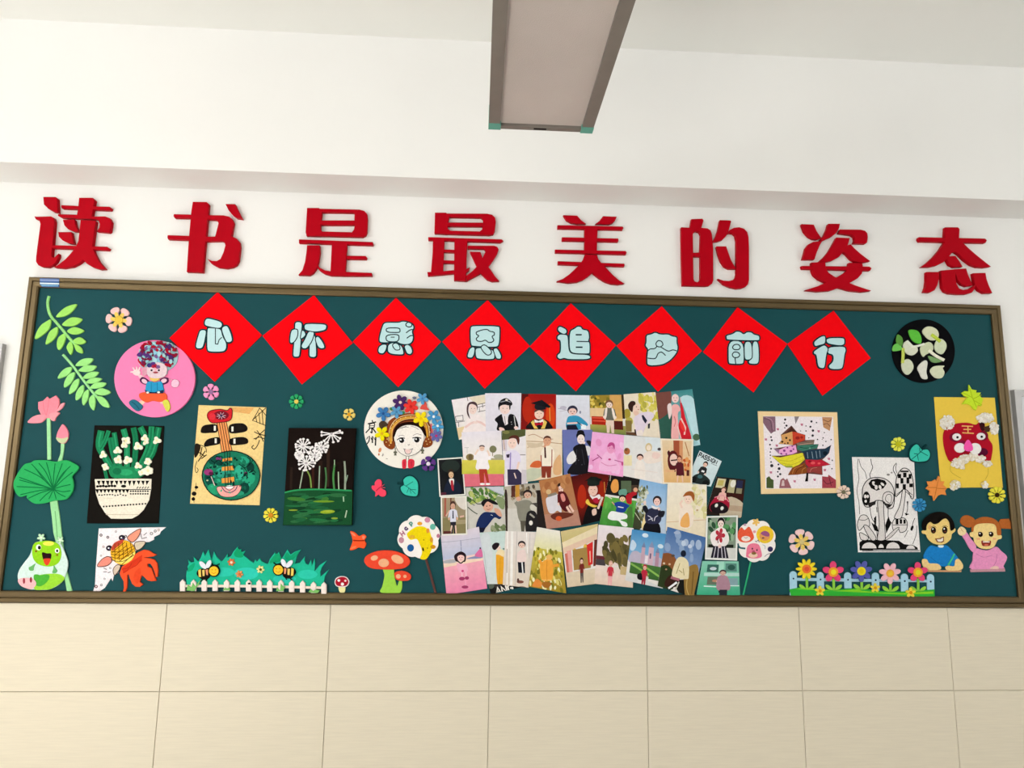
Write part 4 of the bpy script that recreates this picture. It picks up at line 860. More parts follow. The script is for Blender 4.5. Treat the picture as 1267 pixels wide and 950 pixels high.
# ---------------------------------------------------------------- framed leaf picture
e = thing('leaf_picture', 'white picture in tan card frame, a patchwork maple leaf of many colours', 'artwork', E4(470, 480))
part(e, 'mount', E4, 'F f5d8a6 65,68 840,78 855,400 875,870 98,880 85,500', YB, 0.004, 'paper')
Z1 = YB - 0.004
d = 'F f5ecf2 112,116 798,124 828,822 138,828;f 8a6878 112,120 232,120 236,265 215,270 190,290 150,240 112,180;k 5a4050 5 120,140 180,160 200,260;k c89ab0 5 140,130 200,160 215,250;f 8a8086 418,120 466,120 430,196;f c8946a 690,126 790,128 765,262 702,226;k 7a4a38 6 700,150 750,170 780,150;k 7a4a38 6 700,200 740,190 770,220;f 4c5c34 145,722 172,704 190,730 215,742 215,824 145,822;f 9a6068 270,822 282,740 308,722 332,742 348,726 390,822;f d8c0c0 290,800 300,745 318,745 322,800;f a84450 690,706 748,712 752,690 826,742 826,822 690,822;k 5a2030 6 700,740 740,780 800,760;k 5a2030 6 760,720 780,800'
for x, y, r in ((190, 322, 9), (197, 353, 10), (180, 396, 9), (190, 436, 9), (182, 468, 7), (183, 500, 7), (183, 530, 5), (190, 566, 8), (197, 602, 16), (262, 590, 9), (269, 631, 14), (256, 662, 8), (280, 685, 11), (257, 708, 10), (328, 150, 11), (320, 184, 7), (341, 210, 11), (325, 231, 7), (585, 169, 11), (576, 221, 10), (600, 258, 12), (597, 307, 12), (635, 180, 7), (532, 262, 7), (645, 345, 7), (700, 330, 7), (712, 278, 6), (727, 365, 6), (697, 402, 7), (778, 347, 7), (790, 550, 7), (786, 632, 7), (532, 213, 6), (480, 262, 5), (560, 330, 5), (690, 345, 4)): d += ';e 33303a %d %d %d %d' % (x, y, r, r)
for x, y in ((255, 245), (138, 345), (245, 405), (187, 668), (420, 755), (615, 740), (755, 535), (715, 645), (490, 200), (655, 265)): d += ';e d890a8 %d %d 15 9 40;e c0708c %d %d 13 7 -50' % (x, y, x + 3, y)
part(e, 'picture', E4, d, Z1, 0.0005, 'drawing')
Z1 -= 0.0005
def patch(dd, th): part(e, 'leaf_patch', E4, dd, Z1, 0.0006 + th * 0.0001, 'drawing')
part(e, 'leaf_base', E4, 'F 6a4440 390,208 450,278 526,300 526,352 617,348 608,392 657,391 642,438 720,434 780,398 758,480 716,524 692,544 775,592 692,608 695,693 545,679 355,695 398,622 340,620 278,583 195,505 308,502 266,484 215,435 340,414 404,400 264,388 296,350 286,300', Z1, 0.0004, 'drawing')
patch('F dca466 290,300 400,262 405,400 268,386 298,350;e 3a2a20 340 330 11 11;e 3a2a20 375 352 10 10;e 3a2a20 300 368 12 10;e 3a2a20 355 380 9 9;e 7a4a30 325 385 8 8', 0)
patch('F cc4630 398,262 450,280 522,302 522,352 440,382 405,400;e 9a2a24 450 330 22 16;e 9a2a24 490 325 14 12', 1)
patch('F 4a2c24 390,208 405,240 445,275 395,268 290,302 345,272 380,238', 2)
patch('F f2aede 220,437 280,442 340,416 432,400 446,470 400,490 310,502 268,482;f 9a7a9a 220,437 275,442 265,478;e 8a3a8a 320 455 13 11;e 8a3a8a 385 458 13 11;e 8a3a8a 350 425 9 8;e 8a3a8a 410 440 8 9;e 8a3a8a 340 488 9 8;e 8a3a8a 290 485 10 8;e 8a3a8a 398 410 9 7', 3)
patch('F 8a7466 440,382 615,350 606,392 452,402;l 5a4a48 4 460,388 600,368;l c8a090 4 470,395 600,380', 4)
patch('F 3f7c6a 448,402 655,392 640,432 560,446 500,462 446,444;k 1f4a40 6 470,420 540,430 620,405;e 7ab0a0 570 430 10 6', 5)
patch('F 263c50 462,470 560,446 640,440 720,436 776,402 755,478 715,520 640,548 530,542 515,480;l 8aa0b0 6 545,470 552,530;l 8aa0b0 6 590,465 600,530;l 8aa0b0 6 630,460 640,530;l 8aa0b0 6 665,455 672,520;e 12202c 720 480 22 20', 6)
patch('F e6dc38 200,508 280,522 350,506 500,475 522,540 470,590 400,622 340,616 280,580;k b8a82c 4 260,545 380,555 510,500;k b8a82c 4 300,580 400,590 515,540;f a0b040 320,600 400,600 400,622 340,616', 7)
patch('F c4263a 528,542 690,546 770,592 690,606 560,616 530,582;e e05a60 600 575 22 14;e 8a1424 570 560 16 10;e e05a60 660 580 14 10', 8)
patch('F 8c4c24 360,692 400,622 520,575 545,640 540,676 450,690;k c88a4a 5 400,680 420,630 500,600;k 4a2010 5 430,685 450,640 520,600;k c88a4a 5 490,680 500,640 530,620', 9)
patch('F 96403c 540,622 690,610 692,690 600,665 545,676;k c87a70 5 570,665 590,630 640,620', 10)
part(e, 'leaf_stem', E4, 'F 171316 540,672 556,672 553,756 525,756 536,715', Z1, 0.0018, 'drawing')

# ---------------------------------------------------------------- black and white mushroom drawing
e = thing('mushroom_drawing', 'white sheet with black ink drawing of a mushroom house', 'artwork', E5(340, 500))
part(e, 'sheet', E5, '''F f3efee 85,150 540,155 552,400 587,848 130,850 105,500
k 1a1818 4 135,165 150,220 180,260 192,310;k 1a1818 4 128,165 125,230 135,310 120,400 135,480 140,570;k 1a1818 5 222,165 228,200 236,225 225,255 215,280 220,305
k 1a1818 5 410,195 390,220 388,250 400,270 408,290;k 1a1818 4 412,200 405,235 415,270;e 8a8684 350 280 12 8;e a09c9a 375 265 8 6
f 141212 140,775 165,760 260,758 430,765 465,790 540,800 565,815 570,832 140,832;r 141212 140 826 240 836;e 141212 150 790 12 20;l 141212 5 160,840 580,838
k 141212 5 215,520 230,600 260,650 270,740;k 141212 5 350,520 352,600 380,640;f 141212 352,585 372,640 335,712 328,650;f 141212 245,600 262,580 262,640 250,660;f 141212 225,630 270,660 280,700 250,690;k 141212 5 265,520 268,555
k 141212 5 490,475 492,530 480,580;f 141212 485,480 498,475 495,510;f 141212 470,560 505,570 480,580;k 141212 5 545,600 530,640 525,690;e 141212 525 672 10 20 20;k 141212 4 495,690 480,720 470,740;k 141212 4 560,655 555,720 530,790''', YB, 0.001, 'drawing')
Z1 = YB - 0.001
part(e, 'small_mushroom', E5, 's e6e0de 128,625 150,580 190,580 212,620 210,660 175,655 140,690 125,660;o 141212 5 128,625 150,580 190,580 212,620 210,660 175,655 140,690 125,660;k 141212 4 135,610 175,615 205,600;s e0dad8 170,660 205,660 262,745 225,760;o 141212 5 170,660 205,660 262,745 225,760;s e6e0de 140,710 160,710 205,740 190,762 150,755;o 141212 5 140,710 160,710 205,740 190,762 150,755;E e6e0de 175 625 20 20', Z1, 0.0003, 'drawing', ch=0)
part(e, 'small_mushroom', E5, 's e6e0de 380,640 405,600 470,600 490,640 480,690 440,705 425,680 390,690;o 141212 5 380,640 405,600 470,600 490,640 480,690 440,705 425,680 390,690;r 141212 405 608 425 645;r 141212 435 608 452 640;r 141212 462 610 478 640;l 141212 4 385,650 488,648;s e0dad8 400,680 430,672 370,740 320,760;o 141212 4 400,680 430,672 370,740 320,760;E e6e0de 440 668 18 14', Z1, 0.0003, 'drawing', ch=0)
part(e, 'tall_mushroom', E5, '''F e8e2e0 455,395 476,395 470,480 450,590 425,605 395,595 430,520 445,460;o 141212 5 455,395 476,395 470,480 450,590 425,605 395,595 430,520 445,460
s e8e2e0 402,400 412,300 445,242 480,233 515,262 535,340 538,440 520,455 495,400 460,388 430,420 405,440;o 141212 6 402,400 412,300 445,242 480,233 515,262 535,340 538,440 520,455 495,400 460,388 430,420 405,440
r 141212 420 275 445 305;r 141212 460 265 485 300;r 141212 500 275 520 310;r 141212 408 345 428 380;r 141212 440 305 462 345;r 141212 484 300 505 345;r 141212 456 350 480 385;r 141212 505 345 532 372;r 141212 440 250 500 262;l 141212 4 410,425 440,405;l 141212 4 415,435 450,400;l 141212 4 480,405 525,445;l 141212 4 490,400 530,430''', Z1, 0.0004, 'drawing', ch=0)
part(e, 'mushroom_house', E5, '''F e0dad8 272,478 312,478 318,560 328,755 300,765 270,758 285,640;o 141212 5 272,478 312,478 318,560 328,755 300,765 270,758 285,640
s e6e0de 160,440 165,370 205,315 270,300 340,318 385,370 396,450 385,520 345,525 320,480 260,470 225,512 185,515 165,480;o 141212 6 160,440 165,370 205,315 270,300 340,318 385,370 396,450 385,520 345,525 320,480 260,470 225,512 185,515 165,480
e 141212 190 455 27 52;e e6e0de 182 440 10 14;e e6e0de 200 440 8 12;e e6e0de 185 475 9 11;f 141212 205,345 225,318 270,308 325,322 340,345 315,380 265,398 225,380;e e8e2e0 245 345 12 18 -30;e e8e2e0 262 372 11 17;e e8e2e0 290 372 10 16 -20;e e8e2e0 308 350 9 17 -50;e 141212 262 345 14 12
o 141212 5 310,470 318,420 355,405 390,430 385,480 350,520;o 141212 4 330,465 340,430 365,425 375,450 365,490;f 2a2626 195,490 260,472 255,500 210,515;f 2a2626 330,490 380,500 350,525''', Z1, 0.0006, 'drawing', ch=0)
for x, y, rx, ry in ((210, 797, 56, 38), (385, 797, 52, 40), (298, 802, 22, 24), (515, 810, 34, 24)):
    pts = ' '.join('%.0f,%.0f' % (x + rx * math.cos(a), y + 24 * ry / 38 - ry * math.sin(a) * 1.2) for a in [math.pi * k / 12 for k in range(13)])
    part(e, 'stone', E5, 'F e8e2e0 %s;l 141212 4 %s' % (pts, pts), Z1, 0.0008, 'drawing', ch=0)

# ---------------------------------------------------------------- tiger picture
e = thing('tiger_picture', 'yellow sheet with a red paper tiger head and cotton tufts', 'artwork', E7(340, 460))
part(e, 'sheet', E7, 'F f2cf50 95,125 540,130 565,400 600,792 370,790 145,795 120,500;k b89a30 3 215,620 215,670 260,705 290,720;k b89a30 3 490,650 490,690 470,730', YB, 0.0015, 'paper')
Z1 = YB - 0.0015
part(e, 'tiger_head', E7, 'S b3142a 163,400 180,360 215,338 270,318 340,314 400,328 432,308 462,310 472,360 495,430 524,480 520,550 500,606 440,566 380,545 300,550 222,602 185,550 165,470;e 7a1430 250 420 45 35;e 7a1430 455 410 36 36;e 8a1440 300 480 30 40;e 5a1030 450 530 40 30;s 3a1418 425,315 460,310 465,365 440,370', Z1, 0.002, 'paper')
part(e, 'forehead_character', E7, 'l f2c070 8 298,338 378,341;l f2c070 8 310,363 364,363;l f2c070 8 302,388 384,392;l f2c070 8 342,340 343,390', Z1 - 0.002, 0.0003, 'drawing', 'gold strokes reading 王')
for x, y in ((262, 418), (440, 414)):
    q = part(e, 'eye', E7, 'E f4f0f0 %d %d 32 26' % (x, y), Z1 - 0.002, 0.0015); part(q, 'pupil', E7, 'E 1a1418 %d %d 9 9' % (x + 4, y + 3), Z1 - 0.0035, 0.0005)
part(e, 'cheek', E7, 'E f6f2f0 286 499 40 36', Z1 - 0.002, 0.0025); part(e, 'cheek', E7, 'E f6f2f0 398 505 44 42', Z1 - 0.002, 0.0025)
part(e, 'nose', E7, 'S ff5cb4 345,438 375,478 378,515 345,525 318,510 318,475', Z1 - 0.0045, 0.0015); part(e, 'mouth', E7, 'S a01024 305,535 340,522 372,522 368,545 330,545', Z1 - 0.002, 0.001)
def tuft(parent, name, m, cx, cy, rx, ry, n, seed, col='f2ece0', base=YB):
    """fluffy pad of small cotton lumps"""
    rr = random.Random(seed); mb = MB(); base = YB - (YB - base) * LIFT
    for i in range(int(n * 2.6)):
        a = rr.uniform(0, 6.28); q = math.sqrt(rr.random()); x, z = W(*m(cx + rx * q * math.cos(a), cy + ry * q * math.sin(a)), base)
        r = rr.uniform(0.003, 0.0065); y = base - rr.uniform(0.0, 0.004); c = hx(rr.choice((col, 'fbf7f0', 'f0e8da')))
        ring_ = []
        for j in range(4):
            t = math.pi / 2 * j / 3.0; ring_.append([(x + r * math.cos(t) * math.cos(u), y - r * math.sin(t), z + r * math.cos(t) * math.sin(u)) for u in [2 * math.pi * v / 8 for v in range(8)]])
        for j in range(3):
            for v in range(8): mb.quad(ring_[j][v], ring_[j][(v + 1) % 8], ring_[j + 1][(v + 1) % 8], ring_[j + 1][v], c)
    return mb.build(name, 'cotton', parent)
tuft(e, 'cotton_ear', E7, 187, 315, 50, 52, 46, 1, base=Z1); tuft(e, 'cotton_ear', E7, 465, 280, 62, 34, 44, 2, base=Z1); tuft(e, 'cotton_tuft', E7, 530, 355, 30, 42, 26, 3, base=Z1)
part(e, 'ear_patch', E7, 'F 4a3020 460,345 520,330 500,380 470,385', Z1, 0.003)
for i, (x, y, rx, ry, n) in enumerate(((255, 610, 34, 34, 24), (310, 580, 40, 28, 26), (370, 565, 40, 24, 24), (430, 580, 36, 24, 22), (480, 615, 30, 20, 16), (300, 630, 14, 24, 8))): tuft(e, 'cotton_whisker', E7, x, y, rx, ry, n, 20 + i, 'eadfc8', base=Z1)
tuft(e, 'cotton_paw', E7, 245, 775, 36, 34, 22, 31, 'eadcae', base=Z1); tuft(e, 'cotton_paw', E7, 465, 765, 22, 24, 12, 32, 'eed890', base=Z1)
single('maple_leaf_cutout', 'lime green foam maple leaf on top of the yellow tiger sheet', 'leaf cutout', E7, 'F cdea34 352,35 372,68 408,76 404,92 440,92 428,112 456,140 440,192 418,182 404,222 382,210 366,186 340,176 302,178 326,146 346,128 318,118 298,95 322,80 350,84;l a4c41c 5 405,200 375,130 355,60;l a4c41c 5 375,130 310,95;l a4c41c 5 380,140 440,110;l a4c41c 5 385,150 445,185', YB - 0.0015, 0.004)
single('maple_leaf_cutout', 'orange foam maple leaf at the lower left of the tiger sheet', 'leaf cutout', E7, 'F f2964a 128,705 138,712 140,745 172,745 162,770 190,795 176,815 186,846 150,840 125,850 95,888 86,852 60,846 66,816 35,796 56,776 45,745 80,745 104,730 112,742;l c8702c 5 125,730 110,800 95,875;l c8702c 5 112,790 50,790;l c8702c 5 112,795 180,800', YB - 0.0015, 0.004)

# ---------------------------------------------------------------- black disc of white petals
e = thing('petal_disc', 'round black disc with glued white petals and green leaves', 'artwork', E6(380, 390))
part(e, 'disc', E6, 'D 0d0d10 378 388 278 281', YB, 0.003, 'paper', ch=0.0006)
Z1 = YB - 0.003
for nm, p, c in (('leaf', '248,205 300,200 340,222 362,280 352,322 300,310 265,270', '62c244'), ('leaf', '150,240 190,268 196,318 182,345 150,330 138,290', '5f9a44'), ('leaf', '145,320 185,350 184,378 110,388 110,345', '74cc5c'), ('petal', '370,215 400,175 450,172 500,200 515,250 490,288 440,290 400,262', 'dfe2c0'), ('petal', '480,330 500,290 540,280 578,315 580,365 545,415 500,400 478,365', 'd8e2c2'), ('petal', '198,335 238,295 290,340 322,355 326,392 280,426 220,402', 'dfe2cc'), ('petal', '356,345 420,308 460,330 460,385 400,420 378,438 355,400', 'd4dcb8'), ('petal', '185,500 230,458 275,480 290,540 245,597 200,570', 'd9dfc4'), ('petal', '350,500 392,470 415,490 405,570 415,632 370,630 345,585 327,540', 'e6e6da'), ('petal', '438,565 475,522 562,518 550,540 566,580 540,626 480,622', 'dde2c2'), ('leaf', '425,430 500,455 545,478 480,492 440,472', '7aa468')):
    part(e, nm, E6, 'S %s %s' % (c, p), Z1, 0.003)
for nm, p, c in (('stem', 'K c8dc50 28 455,245 490,270 525,300', 0), ('stem', 'K d2de6a 24 200,365 200,430 195,490', 0), ('stem', 'K f0f4e4 20 235,300 280,345 330,342 385,325', 0), ('stem', 'K f2f2dc 24 430,382 490,430 560,466', 0)): part(e, nm, E6, p, Z1 - 0.002, 0.003)

# ---------------------------------------------------------------- boy and girl cut-outs
e = thing('boy_cutout', 'paper cutout of a black-haired boy in a blue shirt writing at a desk', 'paper cutout', E8(330, 800))
part(e, 'shirt', E8, 'S 2082cc 200,508 290,525 380,505 450,570 520,660 475,700 480,740 350,748 250,722 165,705 120,650 135,585;s dff2f4 285,505 345,505 340,528 295,528;k 1668a8 5 200,640 260,690 340,720;k 1668a8 5 450,620 420,690', YB, 0.002, 'drawing')
part(e, 'desk_edge', E8, 'F d8a478 160,786 556,792 550,812 170,808', YB, 0.002, 'drawing')
part(e, 'arm', E8, 'S f6d492 105,668 155,665 182,708 240,712 290,720 322,762 290,786 160,782 110,740', YB - 0.002, 0.001, 'drawing'); part(e, 'arm', E8, 'S f6d492 482,680 520,660 570,730 545,786 400,792 368,758 400,738 470,742', YB - 0.002, 0.001, 'drawing')
part(e, 'pencil', E8, 'F 46cc98 468,600 482,608 412,738 394,728', YB - 0.002, 0.0015, 'drawing')
part(e, 'face', E8, 'S f6d684 150,300 190,235 260,245 310,215 370,195 420,240 432,318 462,305 486,318 478,348 445,375 432,430 380,480 310,498 230,482 170,430 148,382 110,370 102,340 140,328;e eeb878 190 300 20 26;k 3a2414 5 200,300 232,285 262,300;k 3a2414 5 330,292 362,280 396,292', YB - 0.002, 0.002, 'drawing')
part(e, 'hair', E8, 'S 15100e 108,322 106,240 160,170 260,125 360,130 430,180 468,250 472,312 432,335 415,240 375,198 330,215 290,250 240,262 195,238 155,275 150,330', YB - 0.004, 0.0015, 'drawing')
for x, y, rx, ry in ((232, 332, 29, 38), (362, 330, 30, 42)): part(e, 'eye', E8, 'E 241410 %d %d %d %d;e ffffff %d %d 8 10;e 7a4430 %d %d 10 7' % (x, y, rx, ry, x - 8, y - 14, x + 3, y + 18), YB - 0.004, 0.0005, 'drawing')
part(e, 'mouth', E8, 'F 8a4a20 248,428 300,425 352,402 352,462 325,475 275,470;f f8f0e4 268,436 310,434 342,418 340,452 315,464 282,460;l c8a890 3 270,448 340,436', YB - 0.004, 0.0005, 'drawing')
e = thing('girl_cutout', 'paper cutout of a brown-haired girl in pink raising her hand', 'paper cutout', E8(860, 800))
part(e, 'pigtail', E8, 'S b8662e 540,240 560,182 620,160 700,200 700,265 645,302 580,282', YB, 0.002, 'drawing'); part(e, 'pigtail', E8, 'F b8662e 980,240 1002,205 1100,200 1112,236 1166,250 1166,320 1010,312', YB, 0.002, 'drawing')
part(e, 'pullover', E8, 'S f09ac8 690,590 720,540 780,552 860,560 950,520 1010,570 1076,640 1035,740 1020,772 670,778 682,680;k c46a9c 5 960,600 950,680 920,740;k c46a9c 4 720,600 800,640 900,620', YB, 0.002, 'drawing')
part(e, 'sleeve', E8, 'S f09ac8 565,390 608,352 660,425 722,510 705,590 650,545 600,455', YB, 0.0025, 'drawing'); part(e, 'hand', E8, 'S f8e0ac 512,330 550,290 600,322 604,365 562,395 520,375;k b87a50 4 540,300 555,330 575,350', YB - 0.0025, 0.001, 'drawing')
part(e, 'desk_edge', E8, 'F c8949e 655,780 1050,770 1056,805 660,812', YB, 0.0025, 'drawing'); part(e, 'hand', E8, 'S f6ccc0 880,770 930,742 975,750 970,778', YB - 0.002, 0.001, 'drawing')
part(e, 'hair', E8, 'S b8662e 672,340 690,240 760,190 850,180 950,215 1000,290 1006,390 960,420 700,400', YB, 0.0025, 'drawing')
part(e, 'face', E8, 'S f9dc92 650,362 690,345 700,290 760,258 900,256 948,292 962,385 1010,390 1008,428 965,445 925,520 850,548 760,532 702,470 690,420 655,402;e f6b888 745 430 22 14;e f6b888 930 430 22 14', YB - 0.0025, 0.001, 'drawing')
for x, y in ((770, 380), (892, 378)): part(e, 'eye', E8, 'E 241410 %d %d 27 29;e ffffff %d %d 8 8;l 241410 6 %d,%d %d,%d' % (x, y, x - 8, y - 10, x - 30, y - 20, x, y - 28), YB - 0.0035, 0.0005, 'drawing')
part(e, 'mouth', E8, 'S 9a3428 783,452 835,460 888,452 880,505 838,514 792,508;f f4e8dc 795,458 875,458 872,472 798,472;e e87860 836 500 26 9', YB - 0.0035, 0.0005, 'drawing')

# ---------------------------------------------------------------- flowery fence
e = thing('flower_fence', 'pale blue foam fence with five large flowers on green grass', 'foam decoration', PX(1067, 735))
def both(m, s): return ' '.join('%.2f,%.2f' % m(*p) for p in parse(s))
part(e, 'grass', PX, 'F 35b53c %s %s %s;f 86d62e %s %s' % (both(F1, '150,770 260,748 420,765 620,775 900,755'), both(F2, '60,620 200,628 300,645 560,655 780,640 1020,625 1025,738'), both(F1, '600,842 165,846'), both(F1, '200,765 330,752 600,785 900,765'), both(F2, '60,640 300,665 600,672 820,655 1000,650 1000,680 600,690')), YB, 0.0045)
for m, x, y0, w, y1 in ((F1, 188, 575, 38, 835), (F1, 477, 585, 38, 770), (F1, 771, 588, 38, 760), (F2, 249, 405, 47, 640), (F2, 629, 418, 47, 655), (F2, 968, 425, 47, 640)):
    top = ' '.join('%.1f,%.1f' % (x - w * math.cos(a), y0 + w - w * math.sin(a)) for a in [math.pi * k / 10 for k in range(11)])
    p_ = part(e, 'picket', m, 'F acd8ec %s %d,%d %d,%d' % (top, x + w + 4, y1, x - w + 4, y1), YB, 0.003)
    part(p_, 'nail', m, 'E 1c3450 %d %d %d %d' % (x + 1, y0 + w * 2.1, w * 0.26, w * 0.26), YB - 0.003, 0.0006)
part(e, 'rail', PX, 'F acd8ec %s %s %s %s' % (both(F1, '160,645 600,650 1030,658'), both(F2, '560,488 1010,500'), both(F2, '1010,535 560,525'), both(F1, '1030,690 600,684 160,676')), YB, 0.002)
def big(m, cx, cy, r, n, rot, pc, cc, cr, c2, sy):
    part(e, 'flower_stem', m, 'L 8cd04a %d %d,%d %d,%d' % (r * 0.24, cx + 2, cy + r * 0.6, cx + 5, sy), YB - 0.003, 0.0015)
    for s in (-1, 1): part(e, 'flower_leaf', m, 'S 9ad84a %s' % ' '.join('%.1f,%.1f' % (cx + 5 + s * r * a, sy - r * b) for a, b in ((0.1, 0.0), (0.35, 0.35), (0.7, 0.5), (0.75, 0.3), (0.5, 0.05))), YB - 0.003, 0.0015)
    f_ = part(e, 'flower_head', m, 'W %s %d %d %d %d %d' % (pc, cx, cy, r, n, rot), YB - 0.0045, 0.003)
    part(f_, 'center', m, 'E %s %d %d %d %d;e %s %d %d %d %d' % (cc, cx, cy, cr, cr, c2, cx, cy, cr * 0.55, cr * 0.55), YB - 0.0075, 0.001)
big(F1, 330, 552, 110, 10, 0, 'f6dc30', 'ee7a34', 48, 'e0523a', 770)
big(F1, 616, 585, 114, 5, -90, 'ea4a7c', 'f8a834', 52, 'f6e430', 775)
big(F1, 916, 575, 116, 7, -65, '5860b0', 'f0dc28', 46, 'e8cc1c', 770)
big(F2, 440, 415, 140, 7, -65, 'f8c0cc', 'f4b048', 52, 'f0c83c', 650)
big(F2, 803, 402, 132, 5, -90, 'ea4a7c', 'f8a834', 62, 'e8dc2c', 650)
for m, x, y, r in ((F1, 474, 787, 54), (F2, 246, 605, 62), (F2, 710, 667, 66)):
    f_ = part(e, 'small_flower', m, 'W f4de48 %d %d %d 5 -90' % (x, y, r), YB - 0.0045, 0.0025); part(f_, 'center', m, 'E dc9a1c %d %d %d %d' % (x, y, r * 0.33, r * 0.33), YB - 0.007, 0.001)

# ---------------------------------------------------------------- the collage of photographs
def photo(label, quad, level, dsl, border=None, fg=None, m2=None):
    """one printed photograph: dsl in percent of the sheet, fg in the units of a measured detail m2"""
    q = parse(quad); m = quadmap(q); base = YB - level * 0.0006; mb = MB()
    draw(mb, m, 'F %s 0,0 100,0 100,100 0,100' % (border or 'e8e4e0'), base, 0.0004, 0.0)
    if border: q = [m(5, 3.5), m(95, 3.5), m(95, 96.5), m(5, 96.5)]
    draw(mb, quadmap(q), dsl, base, 0.0004, 0.0, clip=q, lay=2)
    if fg: draw(mb, m2, fg, base, 0.0004, 0.0, clip=q, lay=mb.lay)
    return tag(mb.build('photograph', 'photo_print'), label, 'photograph', 'children\'s photographs pinned in the collage')
R_ = random.Random(21)
def specks(cols, x0, x1, y0, y1, n, r0, r1):
    return ';'.join('e %s %.0f %.0f %.1f %.1f %.0f' % (R_.choice(cols.split()), R_.uniform(x0, x1), R_.uniform(y0, y1), R_.uniform(r0, r1), R_.uniform(r0, r1) * 0.8, R_.uniform(0, 90)) for _ in range(n))
GR = '6a7a3a 8a9a4a 4a6030 a8b060 7f8f48'
YG = 'c8b838 e0d070 8a8a30 e8dc9a a8a040'
# first row
photo('photo of a child with dark hair crossing arms before a white brick wall', '558.7,494.7 601,487.8 607,538 567.9,544', 0, 'g f2ebf0 ece4de 0 0 100 100', None, 'f e8dcc4 380,110 570,80 575,180 470,200;l 5a5458 7 220,335 310,320 315,380 235,390 222,340;l 5a5458 7 230,405 330,388;l 5a5458 7 260,405 262,455;l 5a5458 7 485,195 575,175;l 5a5458 7 490,225 575,205;l 5a5458 7 540,182 545,230;l 5a5458 7 490,280 575,262;l 5a5458 6 505,235 510,280;l 8a7a70 8 362,110 370,150;f e8cfa0 235,470 330,450 330,520 262,605;s f4e8e8 325,470 350,380 400,330 480,310 550,360 585,430 585,520 325,520;e f2d8d0 428 245 46 64;s 4a3238 362,200 395,165 450,162 482,200 482,262 468,212 420,188 384,205 376,280 397,362 368,322 355,270;e 3a2826 412 240 5 4;e 3a2826 448 240 5 4;e b05850 430 278 6 3;k ecccc8 26 340,462 400,418 450,400;k ecccc8 26 580,445 520,405 470,395;e f4dcd6 460 405 26 14', D1)
photo('photo of a child in a black police cap and uniform on white', '600.2,486.5 645,486.3 644,533.5 601,534', 1, 'g e8e4f0 e0dce8 0 0 100 100', None, 'e f2d8d2 805 245 60 64;s 17161c 728,190 760,140 820,118 870,148 893,185 872,208 800,196 748,215 738,262 728,232;l a0a0aa 9 755,165 820,148 872,166;e e8e4d8 825 140 16 12;s 17161c 855,205 872,200 868,250 858,250;e 3a2826 782 238 6 4;e 3a2826 830 238 6 4;e b05850 806 282 7 3;s 141418 685,370 740,320 772,312 790,400 830,430 850,318 900,310 935,350 965,450 940,470 920,400 915,500 720,500 720,420;f ece2e6 770,318 832,318 842,420 806,440;l 3a3438 6 800,330 812,430;s f2d2ca 740,462 790,472 800,505 745,500;e f2d2ca 935 466 24 18;l e4e4e4 8 912,330 930,450;e c8c8c8 880 400 5 5;e c8c8c8 884 425 5 5', D1)
photo('photo of a child in black graduation cap and gown on bright red', '645,487.2 688.3,487.6 687.8,533 643.7,533', 0, 'g a01410 c03018 0 0 100 100;g 5a1210 8a1814 0 0 20 100', None, 'e d84618 390 330 55 150;e b82a14 120 250 60 150;s 1a1416 112,480 150,400 200,370 330,370 390,420 398,480;f ecc860 160,402 190,375 218,440 245,478 200,478;f ecc860 310,370 350,400 322,478 278,478 300,430;f f4ece8 200,368 250,386 305,364 310,412 255,402 205,412;s b8142c 205,405 255,415 300,395 296,442 255,430 215,446;e eeccbc 258 305 55 62;s 5a4038 205,262 258,246 312,262 312,285 258,262 205,285;e 3a2826 236 298 6 4;e 3a2826 280 298 6 4;e b05850 258 338 7 3;s 1c1e26 212,192 290,168 330,215 326,252 215,248;f 16161c 155,178 290,138 392,215 382,238 250,202;l e8a848 9 380,232 386,388', D2)
photo('photo of a boy in a light blue shirt leaning forward on white', '688.2,488.6 729.3,489 730.3,533.5 688,533', 1, 'g e0e4f0 dcdae6 0 0 100 100', None, 'e c0bcd0 540 232 40 22;l b4b0c4 8 480,240 600,262;l c0bcc8 8 500,275 570,262;e 8a90a8 740 285 12 18;s 3596c0 588,355 640,325 720,330 790,380 832,430 800,450 742,420 745,485 583,480;N 34344a 650 268 54 ecc8c0;l ecc8c0 20 590,416 702,410;f 1a1c30 580,436 690,430 722,495 580,495;f eef4f8 750,420 812,440 802,485 750,475;l 2a2c40 8 700,395 760,440', D2)
photo('photo of a child in a grey vest before a red bench and temple', '729.5,489 772,488.3 775,538 730.6,535', 0, 'r 9a8430 0 0 60 34;%s;r d8a860 58 0 96 60;r 3a2a18 92 0 100 60;r e8c898 0 34 60 60;r b02818 4 56 44 80;l e05a40 3 6,60 42,60;l e05a40 3 8,68 42,68;g a8a050 7a8a48 0 78 100 100;r e8c080 44 60 92 72;r 5a2018 62 66 92 88;P 7a5a40 56 24 10 f0d8cc 6a6a60 e8d0c0;s f0e4dc 44,36 50,34 46,58 40,62;s f0e4dc 62,34 68,38 72,60 66,60' % specks('c8a838 7a7028 4a4a20 e0c860', 2, 56, 2, 34, 26, 3, 7))
